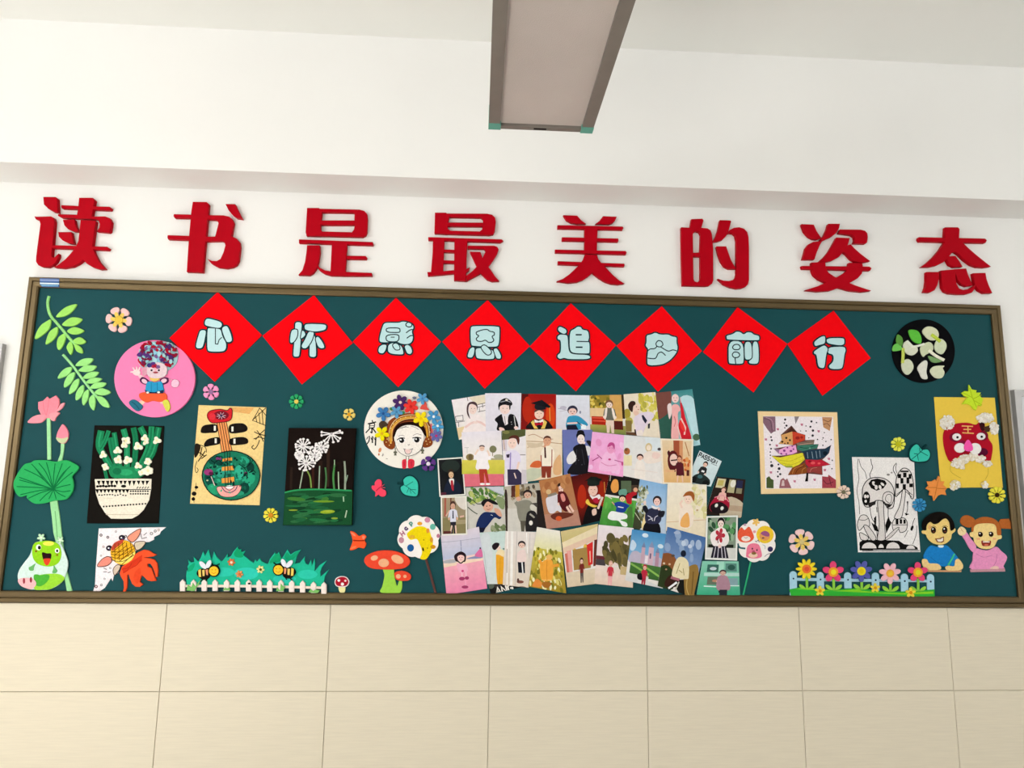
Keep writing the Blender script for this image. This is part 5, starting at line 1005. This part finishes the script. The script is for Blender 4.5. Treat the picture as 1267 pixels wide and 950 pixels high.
photo('photo of a boy in shirt and dark tie, hand at chin, yellow garden', '771.6,487.8 811,485 817,542 774.6,537.5', 1, 'r eee2ce 0 0 100 100;%s' % specks('e0d46a d8cc58 c8bc50 ece09a b8b04c', 48, 98, 4, 56, 46, 4, 9), None, 'e a89838 245 350 42 60;e b8ac50 270 440 45 50;r 8a7440 205 430 300 560;f 6a4a34 205,560 360,570 360,620 205,610;f 3a2a24 330,530 360,540 355,590 335,585;s e6d8e8 325,440 340,380 420,335 530,330 562,380 505,450 455,520 420,610 365,610 348,540;s f4d6c6 305,285 335,232 380,240 402,290 372,332 328,332;s 3a221e 258,245 290,203 335,205 345,238 318,265 308,330 270,300;s eec8b4 318,330 360,318 385,350 342,372;e 3a2624 355 268 6 5;e b05a50 378 300 8 5;f 2a2c44 415,368 436,364 482,430 462,466 430,420;f 2a2a34 490,470 516,460 512,522 490,524;s f2e6e0 360,560 420,540 430,610 370,612', D3)
photo('photo of a girl in flowing red dress on teal backdrop, top right corner', '811,486 856.6,481.3 866.5,550.5 820,558', 0, 'g 3f8c90 a8d4dc 0 0 100 100;f 2f5c50 0,10 34,10 40,100 0,100;s 7a4a42 0,-6 40,-4 34,30 8,44 -2,40;s bfe2ea 66,12 102,20 104,96 84,78 74,40', None, 's d42430 868,195 902,270 932,400 1004,660 880,660 850,480 880,400;s f4b4b4 768,275 800,238 850,250 872,310 842,360 852,660 768,660 775,400;e f8d4d0 812 170 42 52;s f0dcda 720,252 762,230 772,330 746,412 730,360;l f0b8bc 8 870,160 880,220;l f4c4bc 18 880,405 932,512 920,592;s ec3a34 860,420 905,470 930,560 880,520;e d88088 812 195 12 6;e 7a4a4a 795 162 6 4;e 7a4a4a 830 162 6 4;k d86a70 8 800,380 815,440 800,500;e 4a6a50 1060 625 42 40;l f4d8d0 12 840,500 880,640', D3)
# second row
photo('photo of a man in white standing on a lawn by a red track', '571,534.7 620,532.6 623.7,600.5 575.3,602', 3, 'g eae4ee f2ebe4 0 0 100 56', None, 'g dccf58 c8c448 300 845 800 1012;r e07080 300 1010 820 1160;l b8b4b8 6 330,700 380,700;l c8c4c8 6 360,700 362,770;e 8a7a50 395 812 48 40;e 6a5a3c 400 812 24 34;e 7a7a58 665 718 42 42;l 8a7a60 8 662,750 660,800;e a8a890 730 805 60 26;r b0a888 620 825 800 845;s f8f2f6 438,832 450,772 500,742 570,742 628,782 640,842 606,852 616,955 468,955 475,852;l f2d8c8 20 455,780 490,725;l f2d8c8 20 625,795 600,735;e e8c4b0 535 708 30 34;s 6a5a5c 500,695 515,672 555,672 570,695 535,685;e 3a2a28 524 708 4 4;e 3a2a28 546 708 4 4;f b03c2c 498,952 592,952 622,1120 595,1122 560,990 560,1118 512,1112;e f8f4f2 540 1128 30 12;e f8f4f2 605 1128 28 12', D1)
photo('photo of a boy in lilac shirt and navy trousers with a bag', '620.6,532.6 650.6,531 653,598 624.4,602', 2, 'r ece6ea 0 0 100 100', None, 'f 565c36 770,495 1048,480 1045,560 900,600 770,610;e 7a7c48 820 520 40 20;r d8ccd8 770 610 830 740;l c8b0a0 14 790,610 800,720;l 8a8088 10 985,785 1045,785;s e4dcf2 812,765 870,735 935,735 985,790 990,872 952,882 962,962 828,962;l 9888c8 14 872,760 866,955;e f6d8cc 892 648 52 64;s 5a2e26 846,600 880,560 950,558 978,605 962,668 935,600 890,590;e 3a2826 872 645 6 4;e 3a2826 912 645 6 4;e b05850 892 683 7 3;f 3a3048 820,782 862,775 856,818 826,818;l f2d4c8 24 968,872 942,982 912,1042;f 38324e 834,955 956,955 1002,1002 1004,1140 838,1140;l e8d0c8 14 915,1000 935,1060;r d4ccd4 1000 960 1060 1140', D1)
photo('photo of a boy in white shirt with red braces by a wooden seat', '650.5,531.6 695.3,530.5 696,589.5 651.6,596', 3, 'g f0e2ce e8d2b4 0 0 100 100', None, 'k c8a488 10 130,560 200,545 300,590 420,600;k c0a080 10 110,625 300,632 520,655;k d4b898 14 120,700 200,670 320,690;s d8c4a8 115,640 220,650 300,640 270,690 150,700;s e0b080 430,880 500,780 522,900 512,1010 430,1010;s d8683a 150,912 200,860 272,860 272,932 170,932;s c8ccb4 110,960 270,950 292,1020 200,1080 115,1090;s f8eedc 285,742 330,690 400,690 436,760 428,862 402,925 300,925 284,842;f 8a3828 280,918 402,918 396,1052 352,1056 340,980 330,1056 288,1052;f 4a201c 316,690 334,690 342,822 320,822;l a8503a 11 280,790 285,930;l a8503a 11 408,722 406,930;l d89c7c 24 322,690 338,640;e dca484 352 622 46 58;s 5a3428 306,612 318,575 352,560 390,575 400,615 382,590 330,588;e 3a2826 337 615 5 4;e 3a2826 373 615 5 4;e b05850 355 647 6 3', D2)
photo('photo of a girl in black dress with white sleeves on blue', '695.5,531.6 733,531.6 734,592 698,590', 2, 'g 6e76b4 6a7cb8 0 0 100 100', None, 's e8e6e8 580,832 620,760 680,738 702,830 662,882 600,892;s e8e6e8 790,690 850,688 872,760 830,792;s 1c1a20 810,622 860,620 882,680 850,682;s 17161c 655,712 720,660 790,660 812,720 842,860 852,950 885,1010 600,1010 640,900 700,830;e 15141a 745 560 52 52;e 15141a 745 520 42 26;e f6e4de 748 602 44 56;e 3a2826 730 600 5 4;e 3a2826 766 600 5 4;e b05850 748 632 6 3;e f4dcd4 782 642 20 16;l 3a3a44 6 700,720 690,900;l 3a3a44 6 760,720 790,900;e 50505a 720 850 6 6;e 50505a 760 900 6 6', D2)
photo('bright pink tinted photo of a girl sitting', '733,534 772,538.2 771,590 727.4,583.5', 6, 'g f4b4e4 f6aada 0 0 100 100;%s' % specks('f8c8ec ee9ed0 f4b8e0', 5, 95, 5, 95, 16, 5, 12), None, 's f8c0e6 -30,830 30,790 90,800 130,900 160,1010 -80,1010;e f0a0cc 55 752 48 66;s c04a8a 15,735 40,690 82,690 102,722 94,770 72,722 40,735;e a03070 40 752 5 4;e a03070 72 752 5 4;l a83078 10 -105,830 -50,880;l a83078 10 -160,902 -90,862;e c83a80 40 886 17 12;l b85090 9 100,895 200,922;k e080b8 8 -60,920 20,960 120,950;s c8508c 180,915 205,925 195,960 180,950', D3)
photo('very pale photo of two children in white at a wedding-like scene', '771.6,538 817,541.8 819.8,598.5 768.4,588', 5, 'g e2e4e6 eee8e4 0 0 100 100', None, 'e b0683c 245 790 36 40;e 7a5030 235 770 18 18;r ecdfb4 208 838 302 960;s dfe8ee 470,600 640,640 640,780 540,780 470,690;e d8c294 500 745 40 52;e f4e4d0 500 750 26 34;s f2e4da 430,855 480,795 560,790 645,805 645,905 480,935;s f0d4cc 560,800 640,830 600,880 540,860;e 4a4448 625 766 22 18;s f4ebe4 340,975 365,905 425,905 455,975 450,1100 340,1100;N 3a2024 398 862 36 f2c8b8;l e8d8d0 6 300,1000 600,1040', D3)
photo('warm brown photo of a girl with a bear toy before a wooden post', '817,542.4 858,543.4 856.3,599 820,598.6', 6, 'g ecd4b0 e8b878 0 0 100 100;r a85438 38 0 58 60;r d8966a 58 0 70 70;l b87a4a 3 78,4 92,36;%s;e 5a1c20 36 50 20 26;s 4a181c 16,30 22,24 28,34 22,40;e f0ccc0 38 46 14 14;l 3a1818 3 28,48 50,46;P 7a3a28 58 44 8 e8a888 54202a -;f 5a1e28 48,54 72,54 76,84 46,84;l f0c8b0 5 52,84 50,98;l f0c8b0 5 68,84 70,98;r 5a2420 84 70 94 84;r ecb888 6 70 40 76' % specks('d87a40 c85a30 e8a060', 74, 96, 44, 70, 9, 4, 8), 'f4e8d4')
# third row
photo('white bordered photo of a child in a dark suit on black', '541,567.4 572.4,565.3 576.3,612.6 543.7,614.6', 0, 'r 17191c 0 0 100 100;e 26302c 50 20 40 18;P 3a2a20 50 42 12 dcb890 1c2438 -;s 1a2236 16,84 30,64 50,60 72,62 88,78 84,98 20,98;s f0ece8 40,56 60,56 58,72 52,80 44,70;s b02838 46,62 56,62 56,88 48,84;r 5a2838 0 92 24 100', 'f2f0e8')
photo('white bordered photo of a schoolboy in shorts and tie by steps', '545.3,614.5 577.4,613.2 578.2,661.3 546,662.4', 4, 'g a89478 8a8468 0 0 100 100;l a85a4a 8 14,0 12,50;l 6a3a30 5 38,0 36,40;s e0d8d0 55,0 100,0 100,34 70,24;r 8a8058 0 56 100 100;r a89a78 58 62 100 74;P 4a302c 46 22 11 dcac94 dcdcec 2a2834;f 1c2444 44,36 48,36 49,58 43,58;l e8c8b4 6 40,78 34,96;l e8c8b4 6 56,78 58,98;r 5a2c28 4 92 36 100;l dcb0a0 5 16,50 30,36;l dcb0a0 5 76,54 92,52', 'f0eee4')
photo('photo of a boy in navy shirt lying among green leaves', '576.3,603 623.9,601.4 627,664 579,661', 0, 'r d0ccc4 0 0 100 100;%s;%s' % (specks('6f9a4a a8b860 4a7038 88a858 c0c878 5a8040', 3, 98, 2, 32, 70, 3, 7), specks('7a8a60 98a080 6a7c54', 62, 98, 74, 98, 26, 3, 7)), None, 'f ccd0da 560,400 790,398 795,500 700,460;l a8acb8 8 570,400 795,510;k 2f4030 10 370,540 430,560 480,600 540,600;k 34462f 10 370,640 430,690 480,720;k 4a5c3c 8 380,580 450,620;s 8a9a70 700,520 795,540 795,660 740,640;s 1c2c5c 465,865 500,760 560,700 640,700 722,712 764,752 740,782 682,762 622,832 572,885 500,885;s e0ac96 552,625 600,575 652,590 668,640 642,682 590,692 555,662;s 1a181c 525,592 560,550 622,543 702,580 722,612 662,602 604,574 572,602 552,634;e 2a1c1a 592 628 7 6;e 2a1c1a 628 622 7 6;k 9a4a40 6 592,664 612,668 632,658;f 181a30 498,880 580,880 540,960 505,960;s dca892 682,650 742,670 772,742 740,748 690,700;l f0f0f0 6 640,730 660,738', D4)
photo('grey-brown photo of a boy in a grey suit beside a statue', '624,601.5 668,597 676.5,655 626,661', 1, 'g b8b0a0 d8d4cc 0 0 100 100;%s' % specks('8a7a60 a89a84 5a5044 746452', 20, 96, 2, 28, 30, 3, 7), None, 'r 26201f 1180 440 1300 920;s 3a2c28 800,480 832,480 842,910 808,910;r d4d0c8 836 655 965 960;r c8923c 928 368 976 525;r 5a3028 880 370 925 520;s 8c8a7c 945,605 1010,560 1090,560 1132,620 1102,805 978,805;l 8c8a7c 42 965,630 935,585;e dca892 965 542 30 26;N 2c2224 1072 490 48 d8b09a;f 5c584c 985,800 1095,800 1085,950 1050,950 1040,850 1030,950 1000,950;s 242224 1060,722 1130,680 1184,740 1184,950 1060,950;e d0ccc0 1138 640 40 42;l a8a498 20 1100,720 1150,760;e ece8e0 1110 825 22 28;s 4a4640 1100,600 1180,590 1180,640 1140,610', D4)
photo('sepia photo of a girl in dark red dress beside a white-clothed table', '666.8,594.7 705.3,585.8 718.9,649.5 676.3,654.4', 4, 'g b87a4a b07a58 0 0 100 70;g b88870 b88474 0 70 100 100;s dcd8e0 12,40 26,36 50,34 52,70 40,66 28,70 14,66;e d8b888 24 26 8 5;l 8a8478 5 20,34 46,32;P 2a1818 62 24 9 f0ccc0 6a1c20 -;s 5a181c 52,32 60,30 74,34 82,56 78,68 62,70 50,56;s e09088 58,36 68,36 70,48 60,50;l ecc4b4 6 70,62 78,76;l ecc4b4 6 78,60 86,72;s 6a3024 18,74 44,70 84,76 70,82 30,84;e d8582c 40 82 9 5;%s' % specks('c48a58 a86a40', 10, 95, 4, 24, 10, 5, 10))
photo('dark red photo of a child holding a diploma in a graduation gown', '705.5,589.5 754,580 766,638 719,650', 3, 'g 4a1210 8a1c10 0 0 100 60;g 7a1a10 1a0c0c 0 60 100 100', None, 'e b02c14 760 420 52 140;e 98240f 990 400 36 160;s 120e10 780,760 815,560 870,510 960,520 1005,560 970,760;e ecc4b4 890 345 55 68;e 3a2826 870 338 6 4;e 3a2826 910 338 6 4;e b05850 890 374 7 3;s ecc850 803,482 830,450 862,500 922,522 942,532 900,548 828,516;s f2e8e8 850,400 900,420 962,394 978,440 900,462;s b8203c 888,450 942,434 952,492 908,492;s 16201c 828,232 880,190 952,200 958,284 838,294;f 101814 788,242 870,183 1002,215 962,247 860,226;l e0ccc0 26 950,560 1000,430;s e4c4b4 878,582 922,560 932,622 888,642;l d88a3c 9 1022,250 1030,372', D5)
photo('photo of children in blue and red jerseys on green grass', '754.2,585.8 791.8,592.6 782.4,653.9 741.4,649.5', 4, 'r 1c1818 0 0 100 40;g 62b04c 3f8a38 0 44 100 100;%s' % specks('4a9a40 6ab850 3a7c34', 4, 96, 56, 98, 20, 4, 9), None, 'r 5a6a50 270 330 390 470;s 6aa090 250,440 330,430 330,500 250,500;s e8a050 148,402 180,318 232,328 238,440 180,472;l d8d0c0 14 110,510 160,540;l b8b0a0 10 150,250 140,330;r 4a3a30 390 380 470 480;s 4a7a38 340,690 400,640 400,860 350,860;s b8202c 328,502 390,465 442,460 452,490 402,522 392,602 340,592 328,552;e e0a888 440 436 26 27;s 1d3f94 183,602 240,575 310,590 367,622 342,652 302,702 213,692 215,642;l f4f4f8 11 235,634 296,646;N 2a2020 287 538 38 f0cca8;s f2f4f4 113,762 150,690 240,700 332,722 337,772 262,790 332,822 342,864 290,862 240,802 160,792;l dca888 12 165,580 190,610', D6)
photo('photo of a girl in black and white vest under blue sky', '791.6,592.6 826.4,599.5 824,662 782,653', 3, 'g 8ab8e4 c8d8ec 0 0 100 100;%s' % specks('a8b098 6a7048 c8ccb8 8a9070 d8dcd0 545a38', 0, 34, 12, 78, 60, 3, 7), None, 's 3f4430 400,650 470,690 510,880 400,890;l c8ccb0 8 410,670 490,790;l b0b890 8 430,640 540,560;s ecd8a0 510,850 560,700 580,720 530,900;s 14141c 560,818 702,818 725,960 535,960;s 2c2e48 558,702 620,652 702,660 744,702 722,824 568,824;s 1a1c26 520,642 560,620 592,680 560,712;s 1a1c26 718,690 784,688 762,757 708,742;e f0d4cc 548 590 16 24;e f0d4cc 715 660 16 18;e 2a2228 695 562 52 56;e f6cec6 692 578 37 45;e 3a2826 677 575 5 4;e 3a2826 707 575 5 4;e b05850 692 601 6 3;s f2eef2 630,620 690,642 712,630 690,664 640,652;k d8d8e4 9 585,740 620,760 640,800;k d8d8e4 9 700,740 670,760 660,800;k d8d8e4 8 590,790 640,770', D6)
photo('pale cream photo of a girl in an orange and white dress', '826,597.4 874.4,599.5 874.4,665.5 824,656.5', 7, 'g f4ecdc eedfc2 0 0 100 100;%s' % specks('ece2a8 ddd69a f2eac6 e4dcb4', 62, 98, 4, 60, 34, 4, 8), None, 'l d8b48c 7 -60,912 420,882;s f8e8d8 105,722 150,690 230,710 264,780 245,960 105,960;s f2b468 128,862 200,800 218,960 115,960;e f8dac8 205 642 48 58;s a8602c 142,612 180,560 242,548 278,590 268,668 234,604 180,602;e 3a2826 184 640 5 4;e 3a2826 216 640 5 4;e b05850 200 670 6 3;l f6d6c4 22 130,740 110,690 135,660;k c8b890 8 300,700 340,660 380,640;e c8a878 310 770 14 10', D7)
photo('tilted magazine-style photo titled PASSION with a boy on a motorbike', '865.8,557.2 893,570.5 879.5,602 848.5,596.5', 1, 'g d8e8ec cfe4ea 0 0 100 100;t 1c1c22 3.4 5 5 12.3 0 PASSION;l 5a6068 1.6 64,22 90,22;P 2c2826 44 32 9 ecc4b0 2a3030 -;s 26282c 32,48 48,44 58,50 54,62 34,62;s 24302f 14,92 20,74 40,64 60,66 84,76 92,92 80,98 30,98;e 14181a 24 88 12 11;e 14181a 74 90 12 10;e 3f6a70 44 74 10 6;r f0f0f0 40 52 52 58')
photo('photo of a child in a red ladybird toy car by shop windows', '886.8,589.5 922.6,593.2 917.2,640.5 872.5,636.5', 0, 'r 2a1f1a 0 0 100 100;r d8d0a8 6 4 34 28;r c8b868 10 8 28 22;r 1a1614 36 0 44 44;r b8b088 46 4 68 40;e e8e4d8 60 14 9 10;r 8a8468 74 24 92 40;r 2a2c4c 72 4 92 24;r 3a1814 32 38 100 56;s c8b8a0 52,50 100,62 98,100 40,100;r b8a088 60 70 100 84;s a81c38 6,70 16,52 36,44 54,54 62,72 54,90 20,92 8,84;s 20161a 8,74 34,64 60,78 52,92 18,92;e e8e8e0 24 74 4.5 5;e e8e8e0 42 80 4.5 5;P 7a4a38 34 32 7 f0c4b4 ecb8b0 -;l e898a8 2 12,54 36,46 58,62')
photo('photo of a girl in white round-collared hanfu with a striped skirt', '874,638.5 913,637.5 912,693.5 872.3,692', 10, 'r 8a9a88 0 0 100 100;%s;r 202820 4 66 22 74;r 202820 66 66 92 74;r dcdcd8 0 74 100 100;e e4dcd4 46 10 14 10;P 1c181a 46 14 12 f0dcd4 f4eae8 -;s f4ecea 10,46 20,34 46,30 66,34 76,50 70,66 46,72 20,68;W c03040 44 44 18 5 0;W d04858 44 44 9 5 0;l 7a2430 3 36,52 38,62;f 25222e 22,70 66,70 76,99 14,99;l c8c4d0 3 30,72 24,98;l c8c4d0 3 40,72 38,98;l c8c4d0 3 50,72 54,98;l c8c4d0 3 60,72 66,98;e f2d8d0 44 70 6 5'.replace('W c03040', 'w c03040').replace('W d04858', 'w d04858') % specks('5a9a60 3a6a44 9ab898 2f5038', 4, 96, 2, 60, 30, 5, 11), 'eef0ec')
# fourth row
photo('photo of a girl with a black bob sitting on pink ground', '545.3,662.6 592.6,651.6 602.8,728 552.4,735.8', 3, 'g e0d4e0 b8c2de 0 0 100 46;g f6d0cc f2dcbc 0 42 100 56;g f4aabc f08cb2 0 54 100 100', None, 'l a8a8bc 6 50,295 290,272 510,240;l 8a90b0 9 285,270 292,400;l c8c8d8 6 60,360 520,330;s 8a90b8 360,480 460,455 540,460 520,480 380,490;s e070a4 450,450 500,380 522,360 545,460;e 3a2a30 515 362 9 12;s b0aeb4 90,510 220,490 220,530 90,540;e f6ccc8 285 470 45 44;s 2a1820 208,452 250,412 300,402 347,440 342,512 322,520 328,462 286,440 246,464 256,520 222,508;k 2a1820 14 250,510 285,538 322,512;e 3a2826 270 470 5 4;e 3a2826 302 470 5 4;e b05850 286 496 6 3;s f6b0ca 238,545 290,545 342,550 372,622 330,642 302,652 258,632;e d84a80 308 630 15 14;l f6c0d0 16 300,650 302,720;l f6c0d0 16 345,640 350,720;e a83a68 300 720 34 22;e a83a68 358 712 25 20;l f2a8c4 12 340,740 345,800;e a83a68 336 818 40 18', D8)
photo('pale photo of a girl in a long yellow skirt looking down', '592.5,659 626.5,656.5 625,722.5 603,722.5', 2, 'g c6dcd8 d6dede 0 0 100 100', None, 'e 98b0a0 700 130 60 45;s d4dce0 520,240 620,200 660,500 600,780 560,600;l b0c0c0 6 560,400 600,760;s eca82c 700,450 740,380 792,402 792,472 782,780 718,780;s f6e2b4 698,432 740,374 802,398 794,462 740,440;e f6dacc 724 357 31 30;s 241a20 653,332 690,298 737,304 732,340 692,382 664,372;e c88a80 745 360 6 4;e 6a8a80 792 370 14 10;l d89a20 8 750,480 740,760', D8)
photo('photo of a boy in pale jacket standing by a white door', '625.5,657 664,658 654,727 622,723.5', 3, 'g e6deda e0d2c2 0 0 100 100', None, 'l faf6f2 12 838,165 830,790;l f4f0ec 30 890,160 880,790;l c4bcb8 7 948,165 925,800;l a89888 8 830,370 828,650;l fcfaf8 9 1060,180 1070,420;l c8c4c4 8 1100,190 1090,480;f 1e1e28 955,515 1036,515 1042,655 963,650;l f6f6f6 15 1006,530 1016,650;s eed8d4 953,425 1000,380 1042,390 1058,492 1030,522 953,518;N 2a2226 1003 322 40 ecc8b8;e 7a4a40 985 758 42 18;e 5a3a34 960 740 14 26;e 8a6a58 1000 830 60 20', D8)
photo('black print edge showing white letters ANG under the yellow-skirt photo', '601,708 640,700 655,724 607,735', 0, 'r 1c1b1b 0 0 100 100', None, 'e 5a6458 640 800 40 40;s 3a3430 680,780 760,770 760,810 700,830;t f4efe6 20 692 832 72 -13 ANG', D8)
photo('photo of a child from behind in orange hoodie among yellow blossoms', '664.4,651.8 692.8,656.8 700.6,734 653.7,725.5', 6, 'g eeeae0 e4e0a8 0 0 100 36;g ccc050 a88c2c 0 34 100 100;%s' % specks('e8dc80 d0c040 f0e8a8 a8982c 88802c 7a7a28 f4f0c8', 3, 97, 34, 98, 110, 2.5, 6), None, 's f2a840 268,562 310,510 360,490 412,510 424,602 412,722 350,752 288,732 268,652;l f0a43c 36 292,560 262,505;l f0a43c 34 418,572 482,558;e ecb868 375 468 38 32;l f4c878 8 285,735 410,735;k d88830 8 350,510 345,620 350,740;s e89040 180,790 230,720 290,770 270,820 190,815;s a86a28 300,760 400,770 360,830 300,810', G1)
photo('photo of a child under a big gate with red banner', '693.7,657.4 739.8,647.9 735.8,722.3 702,726.5', 5, 'g d8c890 c8b878 0 0 100 26;f ecdcb8 0,20 100,4 100,20 0,34;f e8c8b0 0,30 100,16 100,26 0,40;%s;r a8884c 28 36 84 72;r e8a8a0 10 36 24 80;r d87868 4 40 12 76;f d83030 70,32 88,28 90,66 76,68;l f0c8b0 3 80,44 82,62;r 6a3028 92 26 100 70;g e0d0b8 dcc8ac 0 74 100 100;P 4a2c28 54 58 5 ecc4b4 7a2c28 5a5050' % specks('e0b850 b89038 7a8a3a', 30, 80, 36, 56, 16, 5, 9))
photo('photo of a child in red under a big dark tree on white', '740.6,649 784,653.2 783,727 735.3,722', 6, 'g ece4ea ecd8d4 0 0 100 66;r 6a2c34 0 52 24 58;r 4a4448 0 58 26 70;g ecdcd4 e8d0bc 0 68 100 100;%s;r c8b080 66 66 100 80;P d8a898 40 64 5 ecc0b0 c83848 f0b0b4' % specks('5a5230 6a6038 4a4428 7a6c3c', 22, 96, 18, 62, 60, 6, 12))
photo('photo of a child in red before a pale pink towered building under blue sky', '782,654.7 824.4,660.5 820,728 773.5,718', 7, 'g 4a90c8 88bce0 0 0 100 60;e d8e8f4 40 8 9 4;e d8e8f4 86 24 8 4;s c8dcf0 4,20 18,28 12,40 2,38;s c0b8cc 6,46 20,40 40,44 90,46 96,66 10,66;r c8a8b8 34 30 44 62;r d4b4c4 54 28 68 62;r b890a4 74 36 84 62;f 7a8ab0 33,31 39,20 45,31;f 8a94b8 53,29 61,17 69,29;f 7a8ab0 73,37 79,28 85,37;r 6a5a78 58 40 62 50;r f0e4ec 46 46 54 60;g 4a7a3c 3a6430 8 62 100 88;l 88b858 4 10,66 60,80;l 88b858 4 40,64 96,82;g d8d4d8 e8e4e4 0 84 60 100;f dcdcdc 0,82 96,98 96,100 0,100;P b8283c 48 68 5 ecb8a8 c02c44 a82c40;s 1c1a20 30,84 40,80 44,92 32,92')
photo('photo of a girl in cream dress amid tall brown grass and blue sky', '825.8,651.6 874.4,665 858,739 813.5,725', 8, 'g 466ca4 84a0cc 0 0 100 62;%s' % specks('8fa8cc a8bcd8', 8, 90, 8, 40, 10, 4, 9), None, 'e c4d4e8 1005 305 26 34;e c8d4e8 1080 340 24 24;e a8b8d4 930 180 40 18;s 8a5430 700,480 780,420 880,440 930,560 900,800 700,820;s 2f3c20 700,620 800,560 880,640 880,840 700,840;s 3a2018 840,680 960,720 900,820 780,800;s 1c1c18 900,760 1040,740 1050,900 960,900;s 96763c 1020,640 1100,560 1180,600 1160,980 1040,980 1010,760;k c8ac68 9 1060,620 1040,820 1070,920;k 6a5028 9 1120,640 1100,900;e d8c8a8 775 540 14 12;e d8b890 840 550 14 12;e b89070 800 610 12 10;s ecdfb8 868,655 925,490 1000,468 1062,532 1066,690 1040,726 900,705;e 5a4a40 880 450 22 16;e 1c2436 1003 425 32 40;k a8985c 8 960,540 920,660;k a8985c 8 1000,600 1010,680;k a8985c 8 950,620 990,650;f b06a78 860,690 960,720 950,750 850,720;l f4f4f8 24 922,765 830,832;l c8c8b8 14 950,760 910,850', G2)
photo('photo of a child in pink coat before a mint green house front', '869,694 914,694.5 915.7,736.3 862,735.8', 9, 'g 8cd0b8 3fb088 0 0 100 100;r a8e0cc 40 0 60 30;r 3a6a60 16 10 46 32;e c8d8e0 32 22 9 5;r 5a8a80 64 6 94 30;e 2f5a50 80 18 10 8;r b8dcd4 10 34 100 44;r 6a7a68 20 46 50 70;e c08a70 40 58 8 4;r 88a8b0 70 50 96 70;l e0f0ec 3 14,74 52,76;l e0f0ec 3 70,72 98,72;P 4a3438 58 34 8 d8b0a0 b08a98 2a2c38;s b08898 46,50 58,44 72,50 76,84 46,84;r 2a3038 52 84 70 100')
